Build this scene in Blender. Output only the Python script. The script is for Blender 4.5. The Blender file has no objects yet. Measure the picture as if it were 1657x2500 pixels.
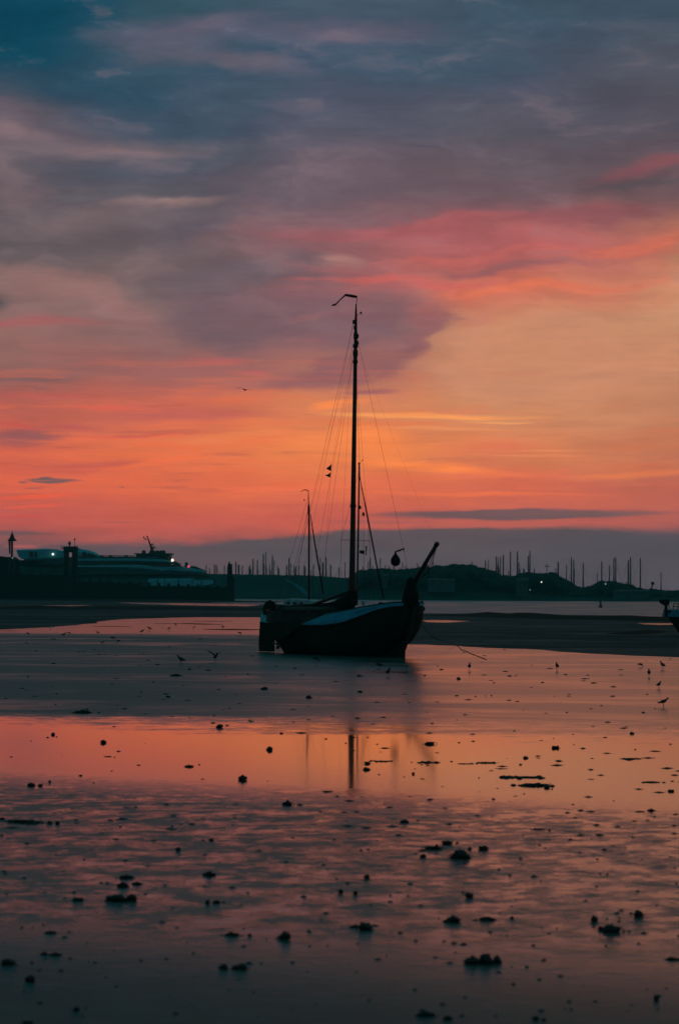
import bpy, bmesh, math, random
from mathutils import Vector, Matrix, noise
R = math.radians
scene = bpy.context.scene
COL = scene.collection
random.seed(7)

# ------------------------------------------------------------------ camera
CAM_H = 3.9                       # eye height above the flat, metres
FPX = 5900.0                      # focal length in photograph pixels
HY = 1443.0                       # horizon row at the middle of the picture
ROLL = R(0.35)
cam_d = bpy.data.cameras.new('camera')
cam = bpy.data.objects.new('camera', cam_d)
COL.objects.link(cam)
cam_d.sensor_fit = 'VERTICAL'
cam_d.sensor_height = 36.0
cam_d.lens = 36.0 * FPX / 2500.0
cam_d.clip_start = 0.5
cam_d.clip_end = 30000
PITCH = math.atan((HY - 1250.0) / FPX)
CM = Matrix.Rotation(R(90) + PITCH, 4, 'X') @ Matrix.Rotation(ROLL, 4, 'Z')
CM.translation = Vector((0, 0, CAM_H))
cam.matrix_world = CM
scene.camera = cam
cam_d.dof.use_dof = True
cam_d.dof.focus_distance = 125.0
cam_d.dof.aperture_fstop = 2.1
CAMR = CM.to_3x3()

def ray(px, py):
    return (CAMR @ Vector(((px - 828.5) / FPX, -(py - 1250.0) / FPX, -1.0)))

def on_ground(px, py, z=0.0):
    """the point of the flat seen at a pixel of the photograph"""
    d = ray(px, py)
    return Vector((0, 0, CAM_H)) + d * ((z - CAM_H) / d.z)

def at_dist(px, py, D):
    """the point at a distance of D metres seen at a pixel"""
    d = ray(px, py)
    return Vector((0, 0, CAM_H)) + d * (D / d.y)

# ------------------------------------------------------------------ colour and node helpers
def lin(c):
    return tuple(((v / 255.0) / 12.92 if v / 255.0 <= 0.04045 else ((v / 255.0 + 0.055) / 1.055) ** 2.4) for v in c)

class NT:
    """small helper that strings shader nodes together"""
    def __init__(s, tree):
        s.t = tree; s.n = tree.nodes; s.l = tree.links
    def node(s, kind, **kw):
        n = s.n.new(kind)
        for k, v in kw.items(): setattr(n, k, v)
        return n
    def set(s, sock, v):
        if hasattr(v, 'is_output'): s.l.new(v, sock)
        elif isinstance(v, (tuple, list, Vector)) and len(v) == 3 and sock.type == 'RGBA': sock.default_value = (*v, 1)
        else: sock.default_value = v
    def math(s, op, a, b=0.0, c=None, clamp=False):
        n = s.node('ShaderNodeMath', operation=op, use_clamp=clamp)
        s.set(n.inputs[0], a); s.set(n.inputs[1], b)
        if c is not None: s.set(n.inputs[2], c)
        return n.outputs[0]
    def vmath(s, op, a, b=(0, 0, 0), scale=None):
        n = s.node('ShaderNodeVectorMath', operation=op)
        s.set(n.inputs[0], a); s.set(n.inputs[1], b)
        if scale is not None: s.set(n.inputs['Scale'], scale)
        return n.outputs['Value'] if op in ('LENGTH', 'DOT_PRODUCT') else n.outputs[0]
    def smooth(s, v, a, b, o0=0.0, o1=1.0, kind='SMOOTHSTEP'):
        n = s.node('ShaderNodeMapRange', interpolation_type=kind)
        s.set(n.inputs[0], v); s.set(n.inputs[1], a); s.set(n.inputs[2], b); s.set(n.inputs[3], o0); s.set(n.inputs[4], o1)
        return n.outputs[0]
    def mix(s, f, a, b):
        n = s.node('ShaderNodeMix', data_type='RGBA')
        s.set(n.inputs[0], f); s.set(n.inputs[6], a); s.set(n.inputs[7], b)
        return n.outputs[2]
    def mul(s, a, b):
        n = s.node('ShaderNodeMix', data_type='RGBA', blend_type='MULTIPLY')
        n.inputs[0].default_value = 1
        s.set(n.inputs[6], a); s.set(n.inputs[7], b)
        return n.outputs[2]
    def mapping(s, v, loc=(0, 0, 0), rot=(0, 0, 0), scale=(1, 1, 1), kind='POINT'):
        n = s.node('ShaderNodeMapping', vector_type=kind)
        s.set(n.inputs[0], v); n.inputs[1].default_value = loc; n.inputs[2].default_value = rot; n.inputs[3].default_value = scale
        return n.outputs[0]
    def noise(s, v, scale, detail=4, rough=0.55, dist=0.0, col=False):
        n = s.node('ShaderNodeTexNoise')
        s.set(n.inputs['Vector'], v); n.inputs['Scale'].default_value = scale; n.inputs['Detail'].default_value = detail
        n.inputs['Roughness'].default_value = rough; n.inputs['Distortion'].default_value = dist
        return n.outputs[1] if col else n.outputs[0]
    def xyz(s, x, y, z=0.0):
        n = s.node('ShaderNodeCombineXYZ')
        s.set(n.inputs[0], x); s.set(n.inputs[1], y); s.set(n.inputs[2], z)
        return n.outputs[0]
    def sep(s, v):
        n = s.node('ShaderNodeSeparateXYZ'); s.set(n.inputs[0], v); return n.outputs
    def ramp(s, f, stops, interp='EASE'):
        n = s.node('ShaderNodeValToRGB'); cr = n.color_ramp; cr.interpolation = interp
        while len(cr.elements) > 1: cr.elements.remove(cr.elements[-1])
        for i, (p, c) in enumerate(stops):
            e = cr.elements[0] if i == 0 else cr.elements.new(p)
            e.position = p; e.color = (*c, 1)
        s.set(n.inputs[0], f); return n.outputs[0]

# ------------------------------------------------------------------ dusk sky with clouds, laid out by compass bearing and elevation
world = bpy.data.worlds.new('World')
scene.world = world
world.use_nodes = True
W = NT(world.node_tree)
world.node_tree.nodes.clear()
gen = W.node('ShaderNodeTexCoord').outputs['Generated']
dx, dy, dz = W.sep(gen)
az = W.math('ARCTAN2', dx, dy)
hor = W.math('SQRT', W.math('ADD', W.math('MULTIPLY', dx, dx), W.math('MULTIPLY', dy, dy)))
te = W.math('DIVIDE', dz, W.math('MAXIMUM', hor, 0.02))
P = W.math('MULTIPLY', az, FPX / 1000)
Q = W.math('MULTIPLY', te, FPX / 1000)
PQ = W.xyz(P, Q, 0)

def sky_pq(px, py):
    d = ray(px, py)
    return math.atan2(d.x, d.y) * FPX / 1000, d.z / math.hypot(d.x, d.y) * FPX / 1000

# three warps: broad soft billows, drawn-out streaks, fine fray
n1 = W.vmath('SUBTRACT', W.noise(W.mapping(PQ, rot=(0, 0, R(-8)), scale=(1.0, 2.0, 1)), 2.6, 7, 0.56, col=True), (0.5, 0.5, 0.5))
n2 = W.vmath('SUBTRACT', W.noise(W.mapping(PQ, loc=(3, 7, 0), rot=(0, 0, R(-4)), scale=(1.0, 6.0, 1)), 3.2, 5, 0.6, col=True), (0.5, 0.5, 0.5))
w_soft = W.vmath('ADD', PQ, W.vmath('ADD', W.vmath('MULTIPLY', n1, (0.40, 0.125, 0)), W.vmath('MULTIPLY', n2, (0.16, 0.035, 0))))
w_line = W.vmath('ADD', PQ, W.vmath('ADD', W.vmath('MULTIPLY', n1, (0.10, 0.018, 0)), W.vmath('MULTIPLY', n2, (0.22, 0.022, 0))))
wl_p, wl_q, _ = W.sep(w_soft)

rows = [0, 150, 300, 450, 600, 700, 800, 900, 1000, 1100, 1200, 1280, 1320, 1350, 1447]
cols = [
 (0,    [(14,68,90),(24,72,90),(104,92,102),(100,90,98),(98,88,92),(126,102,100),(148,106,102),(142,98,94),(176,92,82),(206,98,78),(214,96,72),(190,88,80),(140,84,84),(104,80,86),(92,78,84)]),
 (414,  [(52,82,98),(54,80,98),(62,80,98),(90,88,98),(104,90,96),(124,102,102),(134,102,101),(156,98,94),(200,102,82),(224,114,76),(218,104,72),(198,92,78),(186,88,80),(112,82,86),(88,78,84)]),
 (828,  [(72,88,106),(68,84,104),(84,86,102),(108,92,102),(146,98,102),(158,96,98),(132,94,100),(172,110,98),(214,126,86),(232,128,76),(220,108,76),(196,92,78),(160,88,82),(98,80,86),(86,78,84)]),
 (1243, [(60,82,100),(72,82,100),(88,86,98),(108,88,96),(170,94,96),(206,112,92),(200,136,104),(204,138,104),(206,136,98),(212,124,84),(208,102,78),(190,96,84),(110,84,86),(90,80,86),(84,78,84)]),
 (1657, [(62,80,96),(80,84,96),(86,80,90),(104,82,88),(186,112,92),(206,140,106),(194,138,106),(192,132,100),(192,128,96),(196,118,86),(188,98,82),(168,90,84),(104,82,86),(84,76,84),(78,74,82)]),
]
base = None; prevx = None
for cx, cs in cols:
    st = []
    for y, c in reversed(list(zip(rows, cs))):
        q = (1447 - y) / 1000.0
        st.append((min(1, q / 1.5), lin(c)))
    r = W.ramp(W.math('DIVIDE', wl_q, 1.5), st)
    if base is None: base = r
    else:
        f = W.smooth(wl_p, (prevx - 828.5) / 1000, (cx - 828.5) / 1000)
        base = W.mix(f, base, r)
    prevx = cx
sky = base

K = 1.0568
def blob(cx, cy, rx, ry, rot, color, strength, inner=0.1, warp='s'):
    """one soft drawn-out cloud: centre and radii in display pixels of the photograph"""
    global sky
    p, q = sky_pq(cx * K, cy * K)
    src = W.node('ShaderNodeVectorMath', operation='MULTIPLY_ADD')      # a negligible tie to the layer below keeps the node stack short
    W.set(src.inputs[0], sky); src.inputs[1].default_value = (1e-7, 1e-7, 0); W.set(src.inputs[2], w_soft if warp == 's' else w_line)
    v = W.mapping(src.outputs[0], loc=(p, q, 0), rot=(0, 0, R(rot)), scale=(rx * K / 1000, ry * K / 1000, 1), kind='TEXTURE')
    m = W.smooth(W.vmath('LENGTH', v), inner, 1.0, strength, 0.0)
    sky = W.mix(m, sky, lin(color))

for b in SKY_BLOBS if 'SKY_BLOBS' in globals() else [
 # upper sky
 (40, 40, 330, 260, -10, (8,66,88), .8), (200, 215, 330, 75, 0, (40,74,94), .8, .2),
 (450, 75, 300, 62, 5, (98,96,114), .85), (500, 62, 170, 26, 8, (106,100,118), .6), (810, 80, 330, 40, 3, (102,97,114), .8), (780, 88, 130, 18, 2, (112,102,116), .7), (400, 110, 120, 60, 0, (92,94,110), .5), (560, 148, 250, 34, -8, (106,98,112), .75),
 (560, 225, 190, 70, 0, (64,84,102), .7), (1040, 150, 350, 80, 0, (62,84,102), .7), (1100,50,260,60,0,(60,82,100),.6),
 (1480, 55, 150, 22, 0, (84,90,106), .6), (1400, 220, 300, 120, 0, (82,80,94), .6), (690, 255, 120, 20, 0, (98,92,106), .5), (680, 330, 120, 14, 0, (104,94,104), .5),
 (20, 312, 170, 34, -4, (126,104,110), .85), (220, 345, 380, 40, 3, (120,104,110), .85), (260, 345, 150, 16, 3, (130,108,112), .6), (40, 430, 110, 100, 0, (118,100,104), .7),
 (240, 405, 200, 36, 2, (80,84,98), .8), (420, 395, 250, 45, 3, (80,82,98), .6), (170,455,120,22,0,(102,96,102),.6),
 (400, 472, 170, 24, 5, (140,114,114), .9), (400, 470, 80, 12, 5, (150,122,118), .6), (200, 508, 330, 44, 7, (120,102,106), .8), (480, 530, 200, 30, 14, (96,88,100), .6),
 (700, 420, 400, 70, 2, (104,88,98), .5), (1150, 370, 350, 60, 0, (100,88,96), .5),
 (60, 590, 180, 26, 0, (92,82,88), .6), (140, 655, 240, 46, -8, (158,116,112), .85), (290, 715, 140, 60, -35, (150,108,106), .7),
 (10, 690, 80, 34, 0, (86,80,86), .85), (110, 738, 180, 22, 2, (166,92,94), .7),
 # mauve cloud bank in the middle
 (540, 655, 270, 80, 0, (104,90,98), .85, .3), (520, 745, 240, 70, 0, (110,88,98), .8, .3), (760, 745, 330, 72, 0, (122,92,100), .8, .4),
 (880, 715, 190, 50, 3, (134,94,98), .8, .4), (850, 830, 200, 46, 22, (136,92,98), .8, .4), (985, 775, 90, 30, 30, (144,94,98), .75, .3), (1010, 735, 90, 36, 8, (146,94,98), .75, .3),
 (680, 880, 260, 44, 8, (146,94,98), .8), (700, 600, 130, 28, -4, (112,92,100), .85, .3),
 (860, 800, 70, 26, 0, (160,106,102), .5), (720, 742, 60, 14, 0, (150,100,100), .5),
 # rose streaks at right
 (1000, 520, 420, 30, 4, (172,94,98), .85, .3), (720, 535, 180, 26, 2, (152,92,98), .8), (1330, 495, 320, 30, 6, (138,84,90), .85, .3), (1130, 585, 330, 15, 6, (198,102,94), .9, .2),
 (1440, 560, 180, 24, 10, (212,110,88), .85, .3), (1180, 612, 260, 17, 6, (142,94,98), .8, .2), (950, 655, 360, 15, 1, (200,98,92), .9, .2), (1150, 560, 480, 95, 5, (186,100,98), .45, .1), (1250, 658, 260, 18, 3, (226,118,88), .9, .2),
 (1420, 640, 180, 22, 10, (206,118,94), .7), (775, 603, 100, 26, -4, (164,116,112), .9), (760, 600, 55, 12, -4, (176,126,118), .7), (1510, 388, 190, 24, 8, (142,82,88), .65), (1500, 425, 170, 14, 2, (94,82,88), .85, .3), (1540, 600, 70, 50, 20, (190,134,104), .7),
 # tan open sky
 (1330, 830, 460, 120, 4, (202,138,106), .75, .4), (1500, 740, 160, 50, 8, (204,146,110), .6), (1000, 705, 120, 40, 5, (168,100,96), .6), (1120, 735, 80, 20, 10, (194,120,102), .6),
 # left rose and grey streaks
 (60, 870, 200, 16, 0, (124,90,92), .8, .2, 'l'), (130, 915, 190, 10, 0, (190,92,84), .7, .1, 'l'), (50, 895, 100, 8, 0, (120,86,90), .7, .1, 'l'), (270, 943, 170, 10, 0, (214,96,80), .85, .1, 'l'), (480, 832, 120, 16, 0, (182,96,94), .7, .1, 'l'), (545, 862, 70, 12, 0, (192,98,92), .7, .1, 'l'),
 (60, 1010, 140, 30, 4, (136,84,88), .85, .2, 'l'), (40, 985, 100, 8, -4, (198,84,78), .8, .1, 'l'), (420, 960, 260, 22, 2, (180,90,88), .6, .2, 'l'), (200,1080,220,22,4,(192,88,80),.6,.2,'l'), (160, 985, 100,14,0,(176,84,84),.6,.1,'l'),
 # bright glow
 (970, 961, 330, 10, -1, (248,156,90), .95, .2, 'l'), (1000, 990, 220, 5, -1, (236,146,92), .6, .2, 'l'), (1230, 1040, 200, 4, 0, (236,138,90), .6, .2, 'l'), (1140, 976, 90, 4, -1, (240,160,100), .7, .2, 'l'), (780, 935, 110, 13, 8, (246,136,76), .85, .2, 'l'), (840, 1010, 120, 60, -10, (250,136,74), .75),
 (850, 905, 70, 9, 3, (160,98,98), .9, .2, 'l'), (1100, 1035, 180, 34, 3, (214,114,84), .75), (980, 1078, 300, 17, -5, (252,134,74), .85, .2, 'l'), (1240, 1052, 170, 5, 0, (232,134,90), .6, .2, 'l'),
 (1150,1098,300,10,0,(226,112,80),.6,.2,'l'), (1480, 1095, 220, 12, 3, (224,122,80), .8, .2, 'l'), (1480,1130,180,14,0,(184,98,82),.6,.2,'l'), (560, 1012, 260, 24, 4, (226,126,80), .7, .2, 'l'),
 (300, 1008, 180, 10, 2, (232,104,76), .8, .2, 'l'), (360, 1066, 170, 14, 10, (236,112,72), .8, .2, 'l'), (600, 1130, 420, 9, 1, (232,110,76), .8, .2, 'l'), (1080, 1142, 380, 7, 0, (232,112,74), .8, .2, 'l'), (560,1178,300,14,0,(210,100,78),.5,.2,'l'),
 (90, 1150, 130, 8, 3, (232,92,66), .85, .2, 'l'), (90, 1172, 90, 6, 4, (226,92,70), .8, .2, 'l'), (40, 1193, 80, 4, 0, (210,80,72), .7, .2, 'l'),
 # grey banks close to the horizon
 (1000, 1400, 1000, 186, 1.5, (88,80,86), .95, .93, 'l'), (300,1300,340,50,0,(96,80,86),.9,.7,'l'), (1540, 1310, 400, 100, 3, (84,78,86), .9, .75, 'l'),
 (1190, 1189, 400, 15, 1.2, (106,84,88), .95, .5, 'l'), (1260, 1210, 420, 7, 2.2, (186,94,86), .85, .2, 'l'), (900, 1208, 200, 7, 0, (166,90,88), .7, .2, 'l'),
 (30, 1231, 130, 8, 0, (112,82,86), .9, .3, 'l'), (260, 1206, 70, 3, 0, (160,86,84), .6, .2, 'l'), (40,1262,70,6,0,(190,92,90),.6,.2,'l'),
 (145, 1113, 76, 8, -1, (92,82,88), .97, .5, 'l'), (138, 1107, 20, 7, 0, (90,82,88), .9, .4, 'l'), (75, 1116, 16, 4, 0, (110,84,88), .8, .3, 'l'), (275, 1127, 10, 3, 0, (140,86,84), .8, .3, 'l'), (90,1130,40,3,0,(150,86,84),.7,.3,'l'),
]: blob(*b)

# everything outside the western glow is plain dusk: mauve-grey low, deep teal overhead and behind
side = W.smooth(W.math('ABSOLUTE', az), R(9), R(75))
far_low = W.ramp(te, [(0.0, lin((78,80,90))), (0.12, lin((66,82,96))), (0.5, lin((46,96,102))), (1.0, lin((28,98,104)))])
sky = W.mix(side, sky, far_low)
above = W.mix(W.smooth(az, R(-6), R(9)), lin((26, 84, 92)), lin((86, 92, 92)))
sky = W.mix(W.smooth(te, 0.23, 0.34), sky, above)
sky = W.mix(W.smooth(te, 0.40, 1.4), sky, lin((26, 96, 102)))
# faint grain of wisps over all of it
wisp = W.noise(W.mapping(PQ, loc=(1, 4, 0), rot=(0, 0, R(-5)), scale=(1.0, 7.0, 1)), 4.0, 8, 0.62)
sky = W.mul(sky, W.xyz(*[W.smooth(wisp, 0.25, 0.75, a, b) for a, b in ((0.93, 1.07), (0.93, 1.07), (0.95, 1.05))]))
sky = W.vmath('SCALE', sky, scale=W.smooth(te, 0.0, 0.14, 1.13, 1.0))      # what the haze takes from the low sky
# billows: broken edges and pale mauve tufts in the upper cloud, fading out towards the glow
bil = W.noise(W.mapping(w_soft, loc=(4, 2, 0), rot=(0, 0, R(10)), scale=(1.0, 2.6, 1)), 4.2, 9, 0.60, 0.25)
hi_sky = W.smooth(te, 0.07, 0.15)
sky = W.vmath('SCALE', sky, scale=W.math('ADD', 1.0, W.math('MULTIPLY', W.math('SUBTRACT', W.smooth(bil, 0.34, 0.68), 0.45), W.math('ADD', W.math('MULTIPLY', hi_sky, 0.16), 0.06))))
tuft = W.math('MULTIPLY', W.smooth(bil, 0.55, 0.72), W.math('MULTIPLY', hi_sky, 0.28))
sky = W.mix(W.math('MULTIPLY', tuft, W.smooth(te, 0.45, 0.25)), sky, lin((140, 116, 120)))
# fire-lit strands low in the west, strongest towards the left
stri = W.noise(W.mapping(w_line, loc=(2, 5, 0), rot=(0, 0, R(-3)), scale=(1.6, 22.0, 1)), 1.6, 7, 0.6)
lowm = W.math('MULTIPLY', W.smooth(te, 0.115, 0.06), W.math('MULTIPLY', W.smooth(te, 0.028, 0.045), W.smooth(az, R(6), R(-4), 0.35, 1.0)))
sky = W.mix(W.math('MULTIPLY', lowm, W.smooth(stri, 0.50, 0.68, 0.0, 0.55)), sky, lin((240, 112, 70)))
sky = W.mix(W.math('MULTIPLY', lowm, W.smooth(stri, 0.47, 0.32, 0.0, 0.45)), sky, lin((160, 84, 80)))
# the clear-air part of the light: a Nishita sky with the sun just under the horizon
nish = W.node('ShaderNodeTexSky'); nish.sky_type = 'NISHITA'; nish.sun_disc = False
nish.sun_elevation = R(-2.0); nish.sun_rotation = R(12); nish.altitude = 0
bg1 = W.node('ShaderNodeBackground'); W.set(bg1.inputs[0], sky); bg1.inputs[1].default_value = 1.0
bg2 = W.node('ShaderNodeBackground'); W.set(bg2.inputs[0], nish.outputs[0]); bg2.inputs[1].default_value = 0.004
add = W.node('ShaderNodeAddShader'); W.l.new(bg1.outputs[0], add.inputs[0]); W.l.new(bg2.outputs[0], add.inputs[1])
wo = W.node('ShaderNodeOutputWorld'); W.l.new(add.outputs[0], wo.inputs[0])
world.cycles.sampling_method = 'MANUAL'
world.cycles.sample_map_resolution = 512
scene.view_settings.view_transform = 'Standard'
scene.view_settings.look = 'None'
scene.view_settings.exposure = 0
scene.view_settings.gamma = 1

# ------------------------------------------------------------------ materials
def mat(name, col, rough=0.6, col2=None, scale=3.0, bump=0.0, metal=0.0, spec=0.5, emit=None, strength=0.0, stretch=(1, 1, 1)):
    """a procedural material: two tones broken up by noise, uneven gloss, a little relief"""
    m = bpy.data.materials.new(name); m.use_nodes = True
    t = NT(m.node_tree); t.n.clear()
    b = t.node('ShaderNodeBsdfPrincipled'); o = t.node('ShaderNodeOutputMaterial'); t.l.new(b.outputs[0], o.inputs[0])
    co = t.mapping(t.node('ShaderNodeTexCoord').outputs['Object'], scale=stretch)
    nz = t.noise(co, scale, 6, 0.6)
    col2 = col2 or tuple(c * 0.6 for c in col)
    t.set(b.inputs['Base Color'], t.mix(t.smooth(nz, 0.35, 0.65), tuple(col), tuple(col2)))
    t.set(b.inputs['Roughness'], t.smooth(nz, 0.3, 0.7, max(0.02, rough - 0.12), min(1, rough + 0.12)))
    b.inputs['Metallic'].default_value = metal
    b.inputs['Specular IOR Level'].default_value = spec
    if bump:
        bn = t.node('ShaderNodeBump'); bn.inputs['Distance'].default_value = bump; bn.inputs['Strength'].default_value = 1.0
        t.set(bn.inputs['Height'], t.noise(co, scale * 4, 5, 0.6)); t.l.new(bn.outputs[0], b.inputs['Normal'])
    if emit:
        b.inputs['Emission Color'].default_value = (*emit, 1); b.inputs['Emission Strength'].default_value = strength
    return m

M = {}
M['hull'] = mat('tarred_hull', (0.004, 0.010, 0.005), 0.8, (0.008, 0.013, 0.007), 1.2, 0.004, spec=0.3)
M['band'] = mat('pale_blue_band', (0.03, 0.36, 0.52), 0.65, (0.02, 0.30, 0.45), 1.6, spec=0.3)
M['nameboard'] = mat('teal_name_board', (0.025, 0.26, 0.38), 0.6, (0.012, 0.15, 0.24), 6.0, spec=0.3)
M['wood'] = mat('dark_oiled_wood', (0.030, 0.020, 0.012), 0.6, (0.018, 0.013, 0.009), 2.0, 0.003, stretch=(1, 6, 6), spec=0.3)
M['bulwark'] = mat('weathered_bulwark', (0.030, 0.032, 0.024), 0.8, (0.022, 0.022, 0.018), 1.5, spec=0.25)
M['spar'] = mat('varnished_spar', (0.06, 0.035, 0.015), 0.55, (0.035, 0.02, 0.01), 3.0, stretch=(8, 8, 1), spec=0.3)
M['canvas'] = mat('dark_canvas', (0.016, 0.014, 0.011), 0.9, (0.010, 0.010, 0.008), 3.0, 0.01, spec=0.1)
M['rope'] = mat('tarred_rope', (0.03, 0.025, 0.02), 0.9, spec=0.1)
M['iron'] = mat('black_iron', (0.02, 0.02, 0.02), 0.5, metal=0.6)
M['bronze'] = mat('worn_bronze', (0.35, 0.3, 0.22), 0.35, metal=0.9)
M['flag'] = mat('dark_bunting', (0.03, 0.02, 0.04), 0.9, spec=0.1)
M['redflag'] = mat('dull_red_bunting', (0.10, 0.02, 0.02), 0.9, spec=0.1)
M['white'] = mat('off_white_paint', (0.42, 0.60, 0.64), 0.5, (0.34, 0.50, 0.55), 2.0)
M['cloth'] = mat('teal_sail_cover', (0.03, 0.34, 0.40), 0.8, (0.025, 0.27, 0.32), 2.0)
M['cheek'] = mat('pale_blue_cheek', (0.10, 0.75, 0.85), 0.6, (0.08, 0.62, 0.72), 5.0)
M['alu'] = mat('dull_aluminium', (0.10, 0.12, 0.13), 0.5, metal=0.5)
M['ferry'] = mat('blue_white_ferry_paint', (0.08, 0.50, 0.58), 0.7, (0.06, 0.42, 0.50), 0.15)
M['ferrydark'] = mat('dark_ferry_paint', (0.010, 0.085, 0.09), 0.8, (0.008, 0.06, 0.066), 0.2)
M['glass'] = mat('dark_window_glass', (0.006, 0.01, 0.012), 0.15)
M['pier'] = mat('tarred_timber', (0.010, 0.013, 0.012), 0.9, (0.006, 0.008, 0.008), 0.6, spec=0.1)
M['steel'] = mat('rusty_steel', (0.03, 0.028, 0.026), 0.7, (0.05, 0.03, 0.02), 1.0)
M['shed'] = mat('pale_sheet_metal', (0.02, 0.10, 0.115), 0.85, (0.012, 0.075, 0.085), 0.3)
M['roof'] = mat('dark_roofing', (0.03, 0.05, 0.055), 0.8)
M['dike'] = mat('grassy_dike', (0.010, 0.065, 0.062), 0.95, (0.007, 0.048, 0.048), 0.04, spec=0.05)
M['leaves'] = mat('dark_foliage', (0.010, 0.050, 0.045), 0.9, (0.006, 0.030, 0.028), 0.3, spec=0.1)
M['bank'] = mat('black_weedy_mud', (0.005, 0.008, 0.007), 0.95, (0.012, 0.014, 0.012), 0.9, 0.05, spec=0.08)
M['weed'] = mat('wet_seaweed', (0.006, 0.009, 0.006), 0.5, (0.014, 0.013, 0.009), 20.0, 0.004, spec=0.4)
M['bird'] = mat('grey_feathers', (0.05, 0.055, 0.06), 0.85, (0.025, 0.028, 0.03), 25.0, spec=0.1)
M['gull'] = mat('white_grey_feathers', (0.62, 0.64, 0.64), 0.8, (0.3, 0.32, 0.34), 20.0, spec=0.1)
M['buoy'] = mat('faded_red_buoy', (0.07, 0.03, 0.022), 0.6)
M['lamp'] = mat('lamp_white', (0.8, 0.8, 0.7), 0.5, emit=(1.0, 0.95, 0.8), strength=1.7)
M['lampdim'] = mat('lamp_dim', (0.2, 0.2, 0.2), 0.5, emit=(0.7, 0.95, 0.9), strength=0.22)
M['lampsmall'] = mat('lamp_far', (0.3, 0.3, 0.3), 0.5, emit=(1.0, 0.95, 0.8), strength=1.3)
M['lampwarm'] = mat('lamp_warm', (0.8, 0.7, 0.6), 0.5, emit=(1.0, 0.62, 0.42), strength=3.0)
M['lampred'] = mat('lamp_red', (0.8, 0.2, 0.2), 0.5, emit=(1.0, 0.12, 0.2), strength=0.7)

# ------------------------------------------------------------------ mesh and object helpers
def tag(o, label=None, cat=None, group=None, kind=None):
    if label: o['label'] = label
    if cat: o['category'] = cat
    if group: o['group'] = group
    if kind: o['kind'] = kind
    return o

def empty(name, loc, label, cat, group=None, rz=0.0):
    o = bpy.data.objects.new(name, None); COL.objects.link(o)
    o.location = loc; o.rotation_euler = (0, 0, rz); o.empty_display_size = 0.5
    return tag(o, label, cat, group)

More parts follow.
